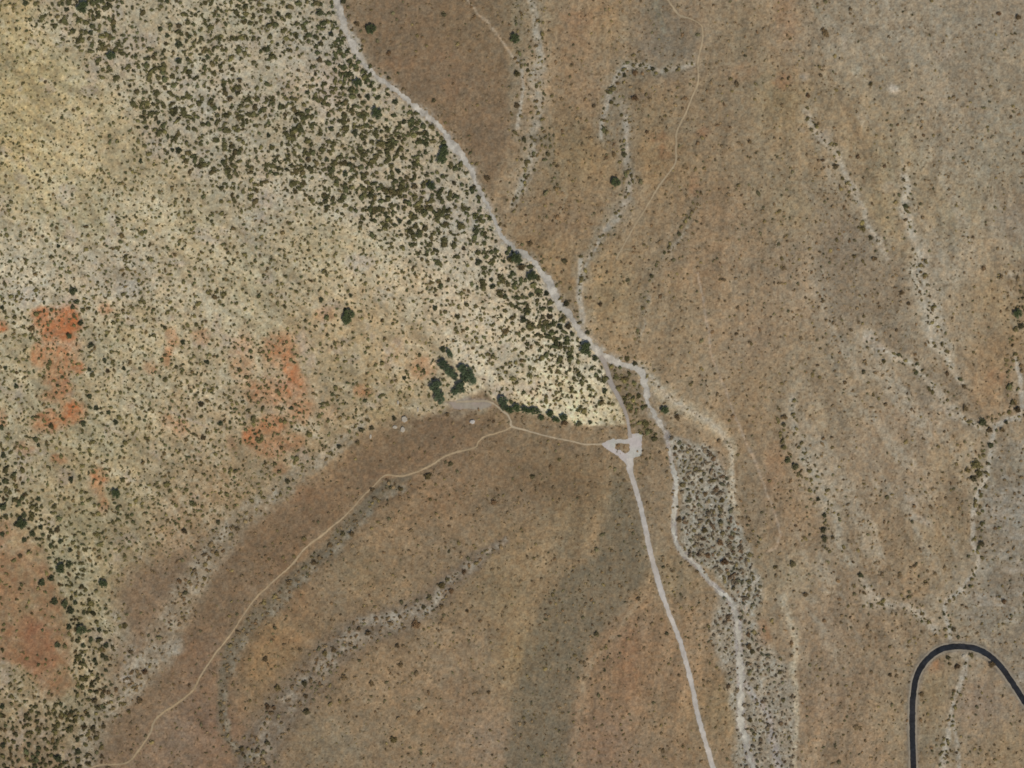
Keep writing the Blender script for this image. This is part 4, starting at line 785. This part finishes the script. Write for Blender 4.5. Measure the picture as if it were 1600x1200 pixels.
# ------------------------------------------------------------------ the rest of the scrub: one mass
placed = np.array([(x, y, r) for x, y, r in BIG] + [(x, y, max(rx, ry) * 1.15) for x, y, rx, ry, a, l in GROVE] + [(x, y, r * 1.1) for x, y, r in TREES_FAR] + [(x, y, r) for x, y, r in REST] + [(b[0], b[1], 4) for b in BOULDERS], float)
ok = np.ones(len(BX), bool)
for s0 in range(0, len(BX), 2000):
    d = np.hypot(BX[s0:s0 + 2000, None] - placed[None, :, 0], BY[s0:s0 + 2000, None] - placed[None, :, 1])
    ok[s0:s0 + 2000] = (d > placed[None, :, 2] + .55 * BR[s0:s0 + 2000, None]).all(1)
BX, BY, BR = BX[ok], BY[ok], BR[ok]
RS = np.array(REST, float)
SX = np.concatenate([BX, RS[:, 0]]); SY = np.concatenate([BY, RS[:, 1]]); SR = np.concatenate([BR, RS[:, 2] * .80])
n = len(SX); g = np.random.default_rng(62)
tmpl = [small_bush(40, 2, np.random.default_rng(900 + k), .7) for k in range(6)] + [small_bush(16, 1, np.random.default_rng(950 + k), .65) for k in range(6)]
kind = np.where(SR > 2.1, g.integers(0, 6, n), g.integers(6, 12, n))
kk = sample(VG, SX, SY); dn = sample(DENSE, SX, SY); tri = sample(TRI, SX, SY); pl = sample(PALE, SX, SY); gz = sample(GREY, SX, SY); rt = sample(np.clip(RET + LOW, 0, 1), SX, SY)
a = np.array((82, 76, 48), float); b = np.array((100, 84, 60), float)
col = a[None] * kk[:, None] + b[None] * (1 - kk[:, None]); sw = (sample(SWD, SX, SY) * (SR > 2.2))[:, None]; col = col * (1 - .25 * sw)
nw = sample(NEARW, SX, SY)[:, None]; col = col * (1 - .16 * dn[:, None]); col = col * (1 - .5 * nw) + np.array((56, 62, 40.)) * .5 * nw
small = np.clip((2.6 - SR) / 1.6, 0, 1)[:, None]
col = col * (1 - .5 * small) + (.5 * small) * (np.array((112, 104, 74.))[None] * pl[:, None] + np.array((108, 91, 66.))[None] * (1 - pl[:, None]))
rt_ = rt[:, None]; col = col * (1 - rt_ * .8) + np.array((92, 82, 66.)) * rt_ * .8
t = g.uniform(0, 1, n)[:, None]
col = np.where(t < .22, .45 * col + .55 * np.array((100, 90, 54.)), col)
col = np.where((t > .22) & (t < .38), .6 * col + .4 * np.array((60, 68, 46.)), col)
col = np.where(t > .86, .6 * col + .4 * np.array((92, 68, 46.)), col)
col = col * (1 - .35 * dn[:, None]) + np.array((70, 70, 45.)) * .35 * dn[:, None]
sm = np.clip((3.2 - SR) / 2, 0, 1)[:, None] * dn[:, None]; col = col * (1 - .5 * sm) + np.array((108, 100, 72.)) * .5 * sm
col = np.minimum(col, np.array((112, 100, 72.)))
col = col * np.exp(np.clip(g.normal(0, .13, n), -.3, .2))[:, None]
Vs, Fs, Cs, base = [], [], [], 0
SZ = hgt(SX, SY)
for k in range(12):
    ids = np.nonzero(kind == k)[0]
    if not len(ids): continue
    v, f = tmpl[k]; m = len(ids)
    an = g.uniform(0, 6.28, m); ca, sa = np.cos(an), np.sin(an)
    sx = SR[ids] * S * g.uniform(.8, 1.5, m); sy = SR[ids] * S * g.uniform(.6, 1.1, m); sz = SR[ids] * S * .85
    lx = v[None, :, 0] * sx[:, None]; ly = v[None, :, 1] * sy[:, None]
    VV = np.stack([wx(SX[ids])[:, None] + lx * ca[:, None] - ly * sa[:, None], wy(SY[ids])[:, None] + lx * sa[:, None] + ly * ca[:, None],
                   SZ[ids][:, None] + .05 + v[None, :, 2] * sz[:, None]], -1)
    FF = f[None] + (base + np.arange(m) * len(v))[:, None, None]
    CCk = np.repeat((lin(col[ids]) * LEAFK)[:, None, :], len(v), 1) * g.uniform(.8, 1.2, (m, len(v), 1))
    Vs.append(VV.reshape(-1, 3)); Fs.append(FF.reshape(-1, 3)); Cs.append(CCk.reshape(-1, 3)); base += m * len(v)
o = link('desert_scrub', mesh_np('desert_scrub', np.concatenate(Vs), np.concatenate(Fs), M_SCRUB, 'leaf', np.concatenate(Cs)), 'stuff')
o['label'] = 'countless small dark shrubs dotted over sand and earth'
print('scrub', n, 'faces', sum(len(f) for f in Fs))
